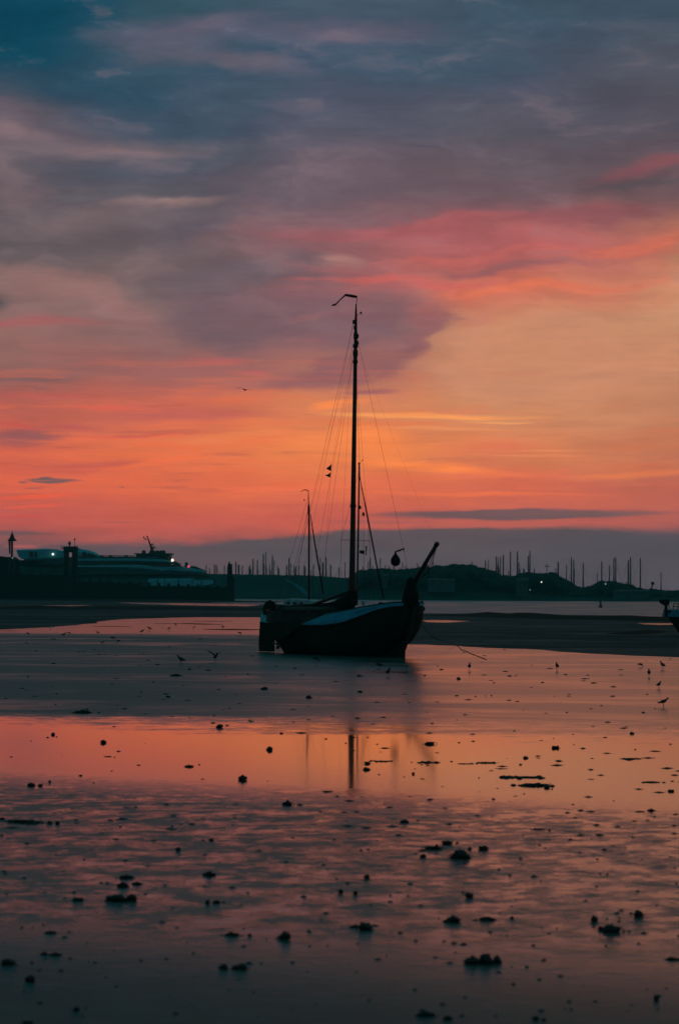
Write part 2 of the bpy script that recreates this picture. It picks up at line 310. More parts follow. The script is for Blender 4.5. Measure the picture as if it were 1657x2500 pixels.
class MB:
    """collects shapes into ONE mesh"""
    def __init__(s): s.v = []; s.f = []
    def add(s, vs, fs):
        n = len(s.v); s.v += [tuple(v) for v in vs]; s.f += [tuple(i + n for i in f) for f in fs]; return s
    def box(s, c, d, rz=0.0, taper=1.0):
        vs = []
        for z in (-.5, .5):
            k = 1 if z < 0 else taper
            for x, y in ((-.5, -.5), (.5, -.5), (.5, .5), (-.5, .5)):
                X, Y = x * d[0] * k, y * d[1] * k
                vs.append((c[0] + X * math.cos(rz) - Y * math.sin(rz), c[1] + X * math.sin(rz) + Y * math.cos(rz), c[2] + z * d[2]))
        return s.add(vs, [(3, 2, 1, 0), (4, 5, 6, 7), (0, 1, 5, 4), (1, 2, 6, 5), (2, 3, 7, 6), (3, 0, 4, 7)])
    def tube(s, pts, rad, n=8, cap=True, flat=1.0):
        """tapering tube through a list of points; rad a number or one per point"""
        pts = [Vector(p) for p in pts]
        if not hasattr(rad, '__len__'): rad = [rad] * len(pts)
        vs = []; fs = []
        for i, p in enumerate(pts):
            d = (pts[min(i + 1, len(pts) - 1)] - pts[max(i - 1, 0)]).normalized()
            up = Vector((0, 0, 1)) if abs(d.z) < 0.9 else Vector((0, 1, 0))
            a = d.cross(up).normalized(); b = a.cross(d).normalized()
            for k in range(n):
                t = 2 * math.pi * k / n
                vs.append(p + a * (math.cos(t) * rad[i] * flat) + b * (math.sin(t) * rad[i]))
        for i in range(len(pts) - 1):
            for k in range(n):
                fs.append((i * n + k, i * n + (k + 1) % n, (i + 1) * n + (k + 1) % n, (i + 1) * n + k))
        if cap: fs.append(tuple(range(n))[::-1]); fs.append(tuple((len(pts) - 1) * n + k for k in range(n)))
        return s.add(vs, fs)
    def lathe(s, c, prof, n=12):
        """prof: list of (radius, z)"""
        vs = []; fs = []
        for r, z in prof:
            for k in range(n):
                t = 2 * math.pi * k / n; vs.append((c[0] + r * math.cos(t), c[1] + r * math.sin(t), c[2] + z))
        for i in range(len(prof) - 1):
            for k in range(n): fs.append((i * n + k, i * n + (k + 1) % n, (i + 1) * n + (k + 1) % n, (i + 1) * n + k))
        fs.append(tuple(range(n))[::-1]); fs.append(tuple((len(prof) - 1) * n + k for k in range(n)))
        return s.add(vs, fs)
    def prism(s, poly, y0, y1, plane='xz'):
        """outline in x,z given a thickness in y (or x,y with thickness in z)"""
        n = len(poly)
        if plane == 'xz': vs = [(x, y0, z) for x, z in poly] + [(x, y1, z) for x, z in poly]
        else: vs = [(x, y, y0) for x, y in poly] + [(x, y, y1) for x, y in poly]
        fs = [tuple(range(n)), tuple(range(n, 2 * n))[::-1]] + [(i, n + i, n + (i + 1) % n, (i + 1) % n) for i in range(n)]
        return s.add(vs, fs)
    def grid(s, rows, closed=False, cap=False):
        n = len(rows[0]); vs = [p for r in rows for p in r]; fs = []
        m = n if closed else n - 1
        for i in range(len(rows) - 1):
            for k in range(m): fs.append((i * n + k, i * n + (k + 1) % n, (i + 1) * n + (k + 1) % n, (i + 1) * n + k))
        if cap: fs.append(tuple(range(n))[::-1]); fs.append(tuple((len(rows) - 1) * n + k for k in range(n)))
        return s.add(vs, fs)
    def mesh(s, name, m, smooth=False):
        me = bpy.data.meshes.new(name); me.from_pydata(s.v, [], s.f); me.update()
        bm = bmesh.new(); bm.from_mesh(me); bmesh.ops.recalc_face_normals(bm, faces=bm.faces); bm.to_mesh(me); bm.free()
        me.materials.append(m)
        if smooth:
            for p in me.polygons: p.use_smooth = True
        return me
    def build(s, name, m, parent=None, smooth=False, loc=(0, 0, 0)):
        o = bpy.data.objects.new(name, s.mesh(name, m, smooth)); COL.objects.link(o); o.location = loc
        if parent: o.parent = parent
        return o

def interp(tab, x):
    if x <= tab[0][0]: return tab[0][1]
    for (a, va), (b, vb) in zip(tab, tab[1:]):
        if x <= b:
            t = (x - a) / (b - a); return va + (vb - va) * t
    return tab[-1][1]

# ------------------------------------------------------------------ the flat, the shallows, the channel
def sheet(name, poly, z, m, wob=0.0):
    """flat polygon with an irregular outline"""
    pts = []
    for i in range(len(poly)):
        a, b = Vector(poly[i]), Vector(poly[(i + 1) % len(poly)])
        k = max(1, min(160, int((b - a).length / max(0.5, wob * 1.2)))) if wob else 1
        for j in range(k):
            p = a.lerp(b, j / k)
            if wob and 0 < abs(p.x) < 500 and 0 < p.y < 1500:
                q = noise.fractal(Vector((p.x * .12 / wob, p.y * .04 / wob, z * 100)), .8, 2, 4)
                p = p + Vector((q * wob * 1.5, q * wob * 3))
            pts.append(p)
    bm = bmesh.new(); f = bm.faces.new([bm.verts.new((p.x, p.y, z)) for p in pts])
    if f.normal.z < 0: f.normal_flip()
    bmesh.ops.triangulate(bm, faces=bm.faces[:])
    me = bpy.data.meshes.new(name); bm.to_mesh(me); bm.free(); me.materials.append(m)
    o = bpy.data.objects.new(name, me); COL.objects.link(o)
    for p in me.polygons:
        if p.normal.z < 0: p.flip()
    return tag(o, kind='structure')

def mud_material():
    m = bpy.data.materials.new('drained_mud'); m.use_nodes = True
    t = NT(m.node_tree); t.n.clear()
    b = t.node('ShaderNodeBsdfPrincipled'); o = t.node('ShaderNodeOutputMaterial'); t.l.new(b.outputs[0], o.inputs[0])
    co = t.node('ShaderNodeTexCoord').outputs['Object']
    nz = t.noise(t.mapping(co, scale=(0.03, 0.05, 1)), 1.0, 6, 0.6)
    n2 = t.noise(co, 0.6, 6, 0.65)
    t.set(b.inputs['Base Color'], t.mix(t.smooth(nz, .35, .65), (0.012, 0.040, 0.044), (0.022, 0.062, 0.066)))
    t.set(b.inputs['Roughness'], t.smooth(t.math('ADD', t.math('MULTIPLY', nz, .6), t.math('MULTIPLY', n2, .4)), .35, .65, .95, .6))
    t.set(b.inputs['Specular IOR Level'], t.smooth(t.noise(t.mapping(co, loc=(4, 4, 0), scale=(0.05, 0.10, 1)), 1.0, 6, 0.65), 0.50, 0.64, 0.04, 0.30))
    bn = t.node('ShaderNodeBump'); bn.inputs['Distance'].default_value = 0.12
    t.set(bn.inputs['Height'], n2); t.l.new(bn.outputs[0], b.inputs['Normal'])
    return m

def shallows_material():
    """a film of water over mud: glassy in places, ruffled by wind in others, broken by ripples near the eye"""
    m = bpy.data.materials.new('tidal_shallows'); m.use_nodes = True
    t = NT(m.node_tree); t.n.clear()
    b = t.node('ShaderNodeBsdfPrincipled'); o = t.node('ShaderNodeOutputMaterial'); t.l.new(b.outputs[0], o.inputs[0])
    co = t.node('ShaderNodeTexCoord').outputs['Object']
    X, D, _ = t.sep(co)
    big = t.math('SUBTRACT', t.noise(t.mapping(co, scale=(0.05, 0.16, 1)), 1.0, 5, 0.6), 0.5)       # drawn-out cat's paws
    mid = t.math('SUBTRACT', t.noise(t.mapping(co, loc=(5, 2, 0), rot=(0, 0, R(-14)), scale=(1.0, 0.95, 1)), 1.0, 7, 0.68, 0.2), 0.5)
    fine = t.math('SUBTRACT', t.noise(t.mapping(co, loc=(1, 8, 0), rot=(0, 0, R(-10)), scale=(3.0, 2.2, 1)), 1.0, 5, 0.65), 0.5)
    # distance bent by the noise, so that every boundary is ragged
    Db = t.math('ADD', D, t.math('ADD', t.math('MULTIPLY', big, 26.0), t.math('MULTIPLY', X, 0.30)))
    far = t.smooth(t.math('ADD', Db, t.math('ADD', t.math('MULTIPLY', mid, 14.0), t.math('MULTIPLY', fine, 7.0))), 66.0, 76.0)
    streak = t.noise(t.mapping(co, loc=(9, 0, 0), rot=(0, 0, R(3)), scale=(0.08, 0.14, 1)), 1.0, 6, 0.66, 0.8)
    far = t.math('MULTIPLY', far, t.smooth(streak, 0.32, 0.56, 0.50, 1.0))
    far = t.math('MULTIPLY', far, t.smooth(D, 195, 225, 1.0, 0.10))
    near = t.smooth(t.math('ADD', D, t.math('ADD', t.math('MULTIPLY', mid, 9.0), t.math('MULTIPLY', X, 0.55))), 42.0, 49.0, 1.0, 0.0)
    patch = t.math('MULTIPLY', near, t.smooth(t.math('ADD', mid, t.math('MULTIPLY', fine, 0.60)), t.smooth(X, -4.0, 6.0, -0.13, -0.04), t.smooth(X, -4.0, 6.0, 0.10, 0.20), 0.06, 1.0))
    patch = t.math('MULTIPLY', patch, t.smooth(D, 22.0, 30.0, 0.12, 1.0))
    ruf = t.math('MAXIMUM', far, t.math('MULTIPLY', patch, 0.62), clamp=True)
    # relief: ripples where ruffled, a faint swell where glassy
    r1 = t.noise(t.mapping(co, rot=(0, 0, R(12)), scale=(2.2, 5.0, 1)), 1.0, 4, 0.6, 0.3)
    r2 = t.noise(t.mapping(co, rot=(0, 0, R(-20)), scale=(6.0, 12.0, 1)), 1.0, 4, 0.6)
    swell = t.noise(t.mapping(co, scale=(0.8, 1.6, 1)), 1.0, 3, 0.5)
    amp = t.math('MULTIPLY', patch, 0.022)
    amp = t.math('ADD', amp, t.math('MULTIPLY', t.smooth(D, 60, 34, 0, 1), 0.0062))
    amp2 = t.math('ADD', t.math('MULTIPLY', far, 0.012), 0.0006)
    grain = t.noise(co, 24.0, 3, 0.7)
    swell = t.math('ADD', swell, t.math('MULTIPLY', grain, t.smooth(D, 48, 22, 0.0, 1.1)))
    h = t.math('ADD', t.math('MULTIPLY', r1, amp), t.math('ADD', t.math('MULTIPLY', r2, t.math('MULTIPLY', amp, 0.30)), t.math('MULTIPLY', swell, amp2)))
    bn = t.node('ShaderNodeBump'); bn.inputs['Distance'].default_value = 1.0
    t.set(bn.inputs['Height'], h); t.l.new(bn.outputs[0], b.inputs['Normal'])
    wind = t.smooth(t.math('ADD', X, t.math('MULTIPLY', big, 10.0)), -9.0, 7.0, 0.44, 0.16)       # more wind on the left of the flat
    near_r = t.math('MAXIMUM', t.math('MULTIPLY', patch, 0.33), t.smooth(t.math('ADD', D, t.math('MULTIPLY', X, 0.5)), 21.0, 31.0, 0.42, 0.0))
    t.set(b.inputs['Roughness'], t.math('ADD', t.math('MAXIMUM', t.math('MULTIPLY', far, wind), near_r), t.smooth(D, 190, 230, 0.06, 0.17)))
    t.set(b.inputs['Base Color'], t.mix(t.math('MAXIMUM', ruf, t.smooth(D, 42, 30)), (0.012, 0.014, 0.012), t.mix(t.smooth(mid, -.1, .1), (0.016, 0.066, 0.064), (0.030, 0.092, 0.086))))
    t.set(b.inputs['IOR'], t.smooth(D, 20, 37, 1.23, 1.47))
    return m

def channel_material():
    m = bpy.data.materials.new('wind_ruffled_water'); m.use_nodes = True
    t = NT(m.node_tree); t.n.clear()
    b = t.node('ShaderNodeBsdfPrincipled'); o = t.node('ShaderNodeOutputMaterial'); t.l.new(b.outputs[0], o.inputs[0])
    co = t.node('ShaderNodeTexCoord').outputs['Object']
    n = t.noise(t.mapping(co, scale=(0.05, 0.02, 1)), 1.0, 6, 0.7)
    w = t.noise(t.mapping(co, scale=(0.6, 0.25, 1)), 1.0, 5, 0.7)
    t.set(b.inputs['Roughness'], t.smooth(n, .35, .65, .33, .46))
    t.set(b.inputs['Base Color'], (0.04, 0.20, 0.25)); b.inputs['IOR'].default_value = 1.33
    bn = t.node('ShaderNodeBump'); bn.inputs['Distance'].default_value = 0.12
    t.set(bn.inputs['Height'], w); t.l.new(bn.outputs[0], b.inputs['Normal'])
    return m

def pool_material():
    m = bpy.data.materials.new('still_pool'); m.use_nodes = True
    t = NT(m.node_tree); t.n.clear()
    b = t.node('ShaderNodeBsdfPrincipled'); o = t.node('ShaderNodeOutputMaterial'); t.l.new(b.outputs[0], o.inputs[0])
    n = t.noise(t.node('ShaderNodeTexCoord').outputs['Object'], 0.1, 4, 0.6)
    t.set(b.inputs['Roughness'], t.smooth(n, .3, .7, .16, .3))
    t.set(b.inputs['Base Color'], (0.012, 0.018, 0.02)); b.inputs['IOR'].default_value = 1.33
    return m
M['mud'] = mud_material(); M['shallows'] = shallows_material(); M['channel'] = channel_material(); M['pool'] = pool_material()

sheet('mudflat', [(-9000, -60), (9000, -60), (9000, 14000), (-9000, 14000)], 0.0, M['mud'])
def g2(px, py): p = on_ground(px, py); return (p.x, p.y)
sheet('shallow_water', [(-160, -50), (160, -50), g2(2500, 1655), g2(1657, 1607), g2(1330, 1590), g2(1000, 1572), g2(960, 1545), g2(900, 1516), g2(700, 1507), g2(480, 1507), g2(330, 1511), g2(270, 1514), g2(190, 1527), g2(110, 1532), g2(0, 1537), g2(-500, 1545)], 0.004, M['shallows'], 0.8)
sheet('channel_water', [g2(455, 1467), g2(560, 1473), g2(700, 1478), g2(1020, 1497), g2(1330, 1502), g2(1657, 1510), g2(2200, 1522), (3000, 12000), (-1500, 12000)], 0.006, M['channel'], 1.5)
for poly in ([(285, 1471), (420, 1472), (560, 1474), (640, 1477), (600, 1480), (470, 1478), (350, 1475)],
             [(10, 1454), (120, 1453.5), (215, 1456), (130, 1457.5), (40, 1457)],
             [(1030, 1514), (1090, 1514), (1145, 1517), (1090, 1520), (1040, 1519)],
             [(1553, 1521.5), (1630, 1522), (1700, 1524), (1610, 1526), (1570, 1524)],
             [(100, 1478), (230, 1477), (180, 1480)]):
    sheet('tide_pool', [g2(*p) for p in poly], 0.008, M['pool'])

def bank(name, line, half, height, m=M['bank'], seed=0):
    """a low raised ridge of mud along a line of ground points"""
    pts = [Vector(g2(*p)) for p in line]; rows = []
    for i in range(len(pts) - 1):
        k = max(2, int((pts[i + 1] - pts[i]).length / (half * 0.35)))
        for j in range(k): rows.append(pts[i].lerp(pts[i + 1], j / k))
    rows.append(pts[-1]); out = []
    for i, p in enumerate(rows):
        e = min(1, i / 4, (len(rows) - 1 - i) / 4)
        d = (rows[min(i + 1, len(rows) - 1)] - rows[max(i - 1, 0)]).normalized(); nrm = Vector((-d.y, d.x)); r = []
        for k in range(9):
            s = (k - 4) / 4
            q = p + nrm * (s * half * (0.35 + 0.65 * e))
            h = (1 - s * s) * height * e * (0.75 + 0.5 * noise.noise(Vector((q.x * .15, q.y * .05, seed)))) + height * .5 * e * abs(noise.noise(Vector((q.x * .6, q.y * .3, seed + 3)))) * (1 - abs(s))
            r.append((q.x, q.y, h - 0.02))
        out.append(r)
    o = MB().grid(out).build(name, m, smooth=True)
    return tag(o, kind='structure')
bank('mudbank', [(1000, 1502), (1170, 1503), (1330, 1508), (1500, 1512), (1657, 1515), (2100, 1526)], 9, 0.62, seed=1)
bank('mudbank', [(-300, 1485), (0, 1485.5), (200, 1486), (420, 1486), (660, 1488), (800, 1490)], 22, 0.55, seed=2)
bank('mudbank', [(-300, 1461), (0, 1462), (200, 1464), (420, 1468), (560, 1471)], 45, 0.45, seed=3)
bank('mudbank', [(470, 1535), (560, 1537), (700, 1539)], 4.5, 0.10, seed=4)
bank('mudbank', [(330, 1523), (450, 1522), (560, 1526)], 3.0, 0.04, seed=5)
bank('mudbank', [(190, 1531), (270, 1529), (360, 1531)], 2.6, 0.03, seed=8)
bank('mudbank', [(400, 1516), (520, 1517), (640, 1518)], 3.2, 0.04, seed=9)
bank('mudbank', [(-60, 1541), (40, 1540), (120, 1541)], 2.2, 0.03, seed=10)
bank('mudbank', [(1515, 1549), (1560, 1545), (1600, 1541)], 2.2, 0.25, seed=6)

# ------------------------------------------------------------------ the grounded sailing barge
BA = R(-50)
BO = at_dist(676, 1591, 153.0); BO.z = 0
barge = empty('sailing_barge', BO, 'black flat-bottomed sailing barge with pale blue bulwark band, aground in the middle of the flat', 'sailing barge', rz=BA)
BM = Matrix.Translation(BO) @ Matrix.Rotation(BA, 4, 'Z'); BI = BM.inverted()
def bl(px, py, y=0.0):
    """barge coordinates of the point seen at a pixel, on the fore-and-aft plane y metres to port"""
    a = BI @ Vector((0, 0, CAM_H)); d = (BI.to_3x3() @ ray(px, py))
    return a + d * ((y - a.y) / d.y)
LEN = bl(1007, 1500, 0).x
def smooth_tab(tab, x):
    n = 5; return sum(interp(tab, x + (k - n // 2) * 0.25) for k in range(n)) / n
SHEER = [(0, 2.70), (3, 2.50), (5, 2.42), (7.4, 2.48), (9.3, 2.72), (10.8, 2.95), (12, 3.15), (LEN, 3.32)]
WALE = [(0, 2.15), (3, 1.90), (5.2, 1.84), (7.4, 1.84), (9.3, 2.02), (10.8, 2.45), (12, 2.92), (LEN, 3.10)]
XF = [(0, 10.2), (.12, 10.9), (.3, 11.9), (.5, 12.4), (.75, 12.75), (1, LEN)]
XA = [(0, 1.0), (.15, .9), (.35, 0.5), (.6, 0.15), (1, 0.0)]
HB = [(0, 1.25), (.12, 1.75), (.3, 2.15), (.6, 2.42), (.8, 2.48), (1, 2.36)]
def half(x, s):
    xa, xf = interp(XA, s), interp(XF, s); t = 2 * (x - xa) / (xf - xa) - 1
    if abs(t) >= 1: return 0.0
    p = (4.4 if t > 0 else 2.2 + 1.6 * s)
    return interp(HB, s) * (1 - abs(t) ** p) ** 0.5
def hull_pt(x, s, side): return Vector((x, side * half(x, s), s * smooth_tab(SHEER, x)))
NS, NU = 14, 40
rows = []
for j in range(NS + 1):
    s = j / NS; xa, xf = interp(XA, s), interp(XF, s)
    ring = []
    for side in (-1, 1):
        us = range(NU + 1) if side < 0 else range(NU - 1, 0, -1)
        for i in us:
            x = xa + (xf - xa) * (1 - math.cos(math.pi * i / NU)) / 2
            ring.append(hull_pt(x, s, side))
    rows.append(ring)
h = MB().grid(rows, closed=True)
h.add([(v.x, v.y, v.z) for v in rows[0]], [tuple(range(len(rows[0])))])
hull = h.build('hull', M['hull'], barge, smooth=True)
dk = []
for i in range(NU + 1):
    x = 0.1 + (LEN - 0.2) * (1 - math.cos(math.pi * i / NU)) / 2
    w = max(0, half(x, .9) - .05); z = smooth_tab(SHEER, x) - .35
    dk.append([(x, -w, z), (x, 0, z + .08), (x, w, z)])
MB().grid(dk).build('deck', M['wood'], barge)
# keel and forefoot plate
fx = bl(986, 1600, 0).x
MB().prism([(1.0, 0), (fx, 0), (fx + .05, .95), (fx - .6, 1.3), (9.0, .2), (1.6, .2)], -.09, .09).build('keel', M['hull'], barge)
def strake(name, m, x0, x1, lo, hi, sides, off=.02, n=48):
    mb = MB()
    for side in sides:
        g = []
        for i in range(n + 1):
            x = x0 + (x1 - x0) * i / n; zs = smooth_tab(SHEER, x); r = []
            a, b = lo(x), hi(x)
            for k in range(5):
                z = a + (b - a) * k / 4; s = min(1, z / zs); hw = half(x, s)
                r.append((x, side * (hw + off), z))
            r += [(x, side * (hw - .05), b + .004), ]
            g.append(r)
        mb.grid(g)
    return mb.build(name, m, barge, smooth=False)
W0 = lambda x: smooth_tab(WALE, x)
# the painted band: pointed at its after end, widest amidships, thin at the stem
xb = bl(734, 1528, -2.45).x; xm = bl(795, 1503, -2.45).x
hi = lambda x: min(smooth_tab(SHEER, x) - .005, W0(x) + max(0.0, (x - xb) / (xm - xb)) * 0.66 + .01)
strake('blue_band', M['band'], xb, LEN - .12, W0, hi, (-1, 1), .025)
strake('bulwark', M['bulwark'], 0.35, xb + 1.5, lambda x: W0(x) + .012, lambda x: smooth_tab(SHEER, x) + .01, (-1, 1), .012)
bx0, bx1 = bl(868, 1500, -2.3).x, bl(916, 1495, -1.9).x
for sd in (-1, 1): strake('name_board', M['nameboard'], bx0, bx1, lambda x: W0(x) + .22, lambda x: smooth_tab(SHEER, x) - .16, (sd,), .045, 16)
# rubbing wale and cap rail
for nm, fz, r, off in (('rubbing_wale', lambda x: W0(x) - .04, .06, .05), ('cap_rail', lambda x: smooth_tab(SHEER, x) + .02, .045, 0.0)):
    mb = MB()
    for side in (-1, 1):
        mb.tube([(x, side * (half(x, min(.995, fz(x) / smooth_tab(SHEER, x))) + off), fz(x)) for x in [0.15 + (LEN - .3) * i / 60 for i in range(61)]], r, 6)
    mb.build(nm, M['wood'], barge, smooth=True)
# seams between the planks of the side
for s_ in (.22, .40, .57):
    mb = MB()
    for side in (-1, 1):
        mb.tube([(x, side * (half(x, s_) + .004), s_ * smooth_tab(SHEER, x)) for x in [1.2 + (LEN - 2.2) * i / 40 for i in range(41)]], .014, 5)
    mb.build('plank_seam', M['bulwark'], barge, smooth=True)
# stem post
MB().tube([(fx, 0, .5), (12.55, 0, 1.7), (LEN + .05, 0, 2.7), (LEN + .08, 0, 3.62)], [.14, .15, .14, .12], 6).build('stem_post', M['wood'], barge)
# rudder: broad blade, cheek painted pale, rounded head, tiller
ra = bl(634, 1560, 0).x; rb = bl(668, 1560, 0).x
rud = MB().prism([(ra + .06, .04), (rb, .04), (rb, 1.1), (rb + .12, 2.3), (rb + .05, 2.62), (ra + .45, 2.62), (ra + .12, 1.9), (ra, .5)], -.09, .09).build('rudder', M['hull'], barge)
ca, cb = bl(639, 1507, 0), bl(661, 1507, 0)
MB().prism([(ca.x + .05, ca.z - .28), (cb.x - .05, ca.z - .35), (cb.x + .05, ca.z + .1), (cb.x - .05, ca.z + .3), (ca.x + .2, ca.z + .3), (ca.x, ca.z)], -.13, .13).build('rudder_cheek', M['cheek'], rud)
hd = bl(659, 1480, 0)
g = []
for i in range(9):
    t = i / 8; z = hd.z - .55 + t * .95; r = .44 * max(0, 1 - max(0, t - .35) ** 2 / .4225) ** .5 + .02
    g.append([(hd.x + math.cos(a) * r * 1.35, math.sin(a) * r * .6, z) for a in [2 * math.pi * k / 12 for k in range(12)]])
MB().grid(g, closed=True, cap=True).build('rudder_head', M['canvas'], rud, smooth=True)
MB().tube([(hd.x + .2, 0, hd.z), (2.0, .1, 2.95), (3.4, .2, 2.85)], [.07, .06, .045], 8).build('tiller', M['wood'], rud)
# screw in its aperture
sc = MB().lathe((0, 0, 0), [(.03, -.12), (.08, -.08), (.08, .08), (.03, .14)], 8)
for k in range(3):
    a = 2 * math.pi * k / 3 + .4
    sc.add([(math.cos(a) * .06, math.sin(a) * .06, -.04), (math.cos(a - .4) * .33, math.sin(a - .4) * .33, -.07), (math.cos(a + .1) * .40, math.sin(a + .1) * .40, 0.0), (math.cos(a + .5) * .3, math.sin(a + .5) * .3, .07), (math.cos(a + .5) * .08, math.sin(a + .5) * .08, .04)], [(0, 1, 2, 3, 4)])
pr = sc.build('propeller', M['bronze'], barge); pr.location = (bl(675, 1578, 0).x, 0, .55); pr.rotation_euler = (0, R(90), 0)
MB().tube([(bl(675, 1578, 0).x, 0, .55), (2.2, 0, .6)], .06, 8).build('propeller_shaft', M['iron'], barge)
MB().tube([(rb + .03, 0, .1), (rb + .03, 0, 2.4)], .05, 6).build('rudder_post', M['iron'], barge)
# cabin top with hatch and skylight
cab = MB()
g = []
cz = bl(715, 1483, -.6).z
for x, w, z in ((1.7, 1.25, cz - .2), (2.0, 1.4, cz), (4.5, 1.55, cz), (6.3, 1.45, cz + .05), (6.45, 1.3, cz - .1)):
    g.append([(x, -w, 2.1), (x, -w, z - .12), (x, -w * .8, z), (x, 0, z + .08), (x, w * .8, z), (x, w, z - .12), (x, w, 2.1)])
cabin = MB().grid(g, cap=True).build('cabin', M['bulwark'], barge)
for x in (2.7, 3.9, 5.1): 
    for s in (-1, 1): MB().box((x, s * 1.53, cz - .3), (.42, .04, .2)).build('porthole', M['glass'], cabin)
MB().box((2.5, 0, cz + .1), (.9, .8, .18), taper=.92).build('hatch', M['wood'], cabin)
# leeboards folded up against the sides
for s in (-1, 1):
    pts = [(5.6, 1.72), (5.4, 1.95), (2.6, 1.95), (1.7, 1.6), (1.8, 1.1), (2.9, .85), (4.5, 1.2)]
    MB().prism(pts, s * 2.60, s * 2.68).build('leeboard', M['hull'], barge)
# mast: measured fittings up its length
mt = bl(869, 742); mb0 = bl(858.5, 1462)
def mast_at(py): 
    t = (1462 - py) / (1462 - 742.0); return mb0.lerp(mt, t)
stn = [(1475, .235), (1440, .225), (1400, .185), (1300, .165), (1200, .155), (1100, .145), (1000, .13), (900, .12), (872, .125), (868, .16), (858, .16), (853, .11), (830, .10), (825, .135), (815, .135), (810, .095), (780, .08), (760, .06), (742, .035)]
mast = MB().tube([mast_at(a) for a, b in stn], [b for a, b in stn], 12).build('mast', M['spar'], barge, smooth=True)
for py, r, dx in ((845, .17, 0), (838, .09, .16), (786, .10, -.17), (822, .10, .15), (800, .07, -.1), (884, .16, 0), (1236, .19, 0)):
    p = mast_at(py); MB().lathe((p.x + dx, p.y, p.z - .12), [(r * .6, 0), (r, .05), (r, .2), (r * .6, .26)], 10).build('mast_fitting', M['iron'], mast)
# masthead pole, vane and streamer
p0, p1 = bl(870, 744), bl(871, 722)
vane = MB().tube([p0, p1], .02, 6).build('masthead_pole', M['iron'], mast)
a, b = bl(871, 725), bl(843, 720)
MB().tube([a, a.lerp(b, .5), b], [.075, .09, .07], 8, flat=.35).build('vane', M['redflag'], mast, smooth=True)
c, d, e = bl(831, 731), bl(819, 743.5), bl(809, 745.5)
g = []
for p, w in ((b, .07), (b.lerp(c, .5), .05), (c, .045), (d, .06), (d.lerp(e, .6), .055), (e, .015)):
    g.append([(p.x, p.y - .008, p.z - w), (p.x, p.y - .008, p.z + w), (p.x, p.y + .008, p.z + w), (p.x, p.y + .008, p.z - w)])
MB().grid(g, closed=True, cap=True).build('streamer', M['redflag'], mast)
q = bl(881, 766)
MB().grid([[(q.x - .12, -.01, q.z + .1), (q.x - .1, .01, q.z + .02)], [(q.x, .03, q.z + .14), (q.x + .02, .04, q.z - .02)], [(q.x + .1, 0, q.z - .02), (q.x + .12, 0, q.z - .14)]]).build('wind_vane', M['flag'], mast)
MB().tube([mast_at(772), (q.x, q.y, q.z + .05)], .012, 5).build('vane_arm', M['iron'], mast)
# boom with the sail gathered on it
boom = MB().tube([mast_at(1445) - Vector((.25, 0, 0)), (3.6, 0, 3.05), (0.9, 0, 2.88)], [.1, .09, .06], 8).build('boom', M['spar'], barge, smooth=True)
g = []
mx = mast_at(1450)
for t, zc, rz_, ry in ((0, 3.72, .25, .2), (.03, 3.50, .62, .38), (.09, 3.30, .56, .45), (.16, 3.12, .46, .42), (.26, 3.0, .34, .36), (.42, 2.95, .2, .26), (.7, 2.93, .13, .18), (.97, 2.9, .08, .1)):
    x = mx.x + .25 + (1.2 - mx.x - .25) * t
    g.append([(x + .06 * noise.noise(Vector((k * .9, t * 9, 0))), math.cos(2 * math.pi * k / 14) * ry * (1 + .18 * noise.noise(Vector((k * 1.3, t * 13, 4)))), zc + math.sin(2 * math.pi * k / 14) * rz_ * (1 + .18 * noise.noise(Vector((k * 1.1, t * 11, 7))))) for k in range(14)])
MB().grid(g, closed=True, cap=True).build('furled_mainsail', M['canvas'], barge, smooth=True)
# jib lashed up at the stem, and the hoisted bowsprit
g = []
j0, j1 = bl(998, 1484), bl(1001, 1408)
for t, r in ((0, .50), (.15, .52), (.35, .50), (.52, .44), (.68, .34), (.82, .27), (.93, .18), (1, .06)):
    p = j0.lerp(j1, t)
    g.append([(p.x + math.cos(2 * math.pi * k / 14) * r * (1 + .15 * noise.noise(Vector((k * 1.2, t * 6, 1)))) + .1 * math.sin(t * 3), math.sin(2 * math.pi * k / 14) * r * .9 * (1 + .15 * noise.noise(Vector((k * 1.2, t * 6, 5)))), p.z) for k in range(14)])
MB().grid(g, closed=True, cap=True).build('furled_jib', M['canvas'], barge, smooth=True)
s0, s1 = bl(999, 1441), bl(1066, 1328)
spr = MB().tube([s0, s0.lerp(s1, .5), s1], [.10, .13, .11], 10).build('bowsprit', M['spar'], barge, smooth=True)
MB().tube([s1 - Vector((.12, 0, .12)), s1 + Vector((.06, 0, .05))], .14, 8).build('sprit_cap', M['iron'], spr)
for a, b in (((1064, 1335), (1041, 1400)), ((1066, 1332), (1050, 1392)), ((1050, 1392), (1012, 1425)), ((1052, 1352), (1030, 1408)), ((1041, 1372), (1047, 1398))):
    MB().tube([bl(*a), bl(*b)], .022, 5).build('sprit_tackle', M['rope'], spr)
# standing and running rigging
def line(name, a, ya, b, yb, r=.016, sag=0.0):
    A, B = bl(a[0], a[1], ya), bl(b[0], b[1], yb)
    pts = [A.lerp(B, k / 6) - Vector((0, 0, sag * math.sin(math.pi * k / 6))) for k in range(7)]
    return MB().tube(pts, r * .40, 5).build(name, M['rope'], barge)
line('backstay', (862, 790), 0, (702, 1482), -1.6, .018)
line('backstay', (862, 792), 0, (722, 1485), 1.6, .014)
line('shroud', (861, 872), 0, (748, 1490), -2.3, .016)
line('shroud', (861, 872), 0, (774, 1490), -2.3, .016)
line('shroud', (867, 872), 0, (893, 1475), 2.3, .014)
line('shroud', (867, 872), 0, (912, 1475), 2.3, .014)
line('halyard', (860, 830), 0, (826, 1465), .1, .011)
line('halyard', (869, 880), 0, (886, 1465), .2, .011)
line('topping_lift', (860, 850), 0, (700, 1478), 0, .010)
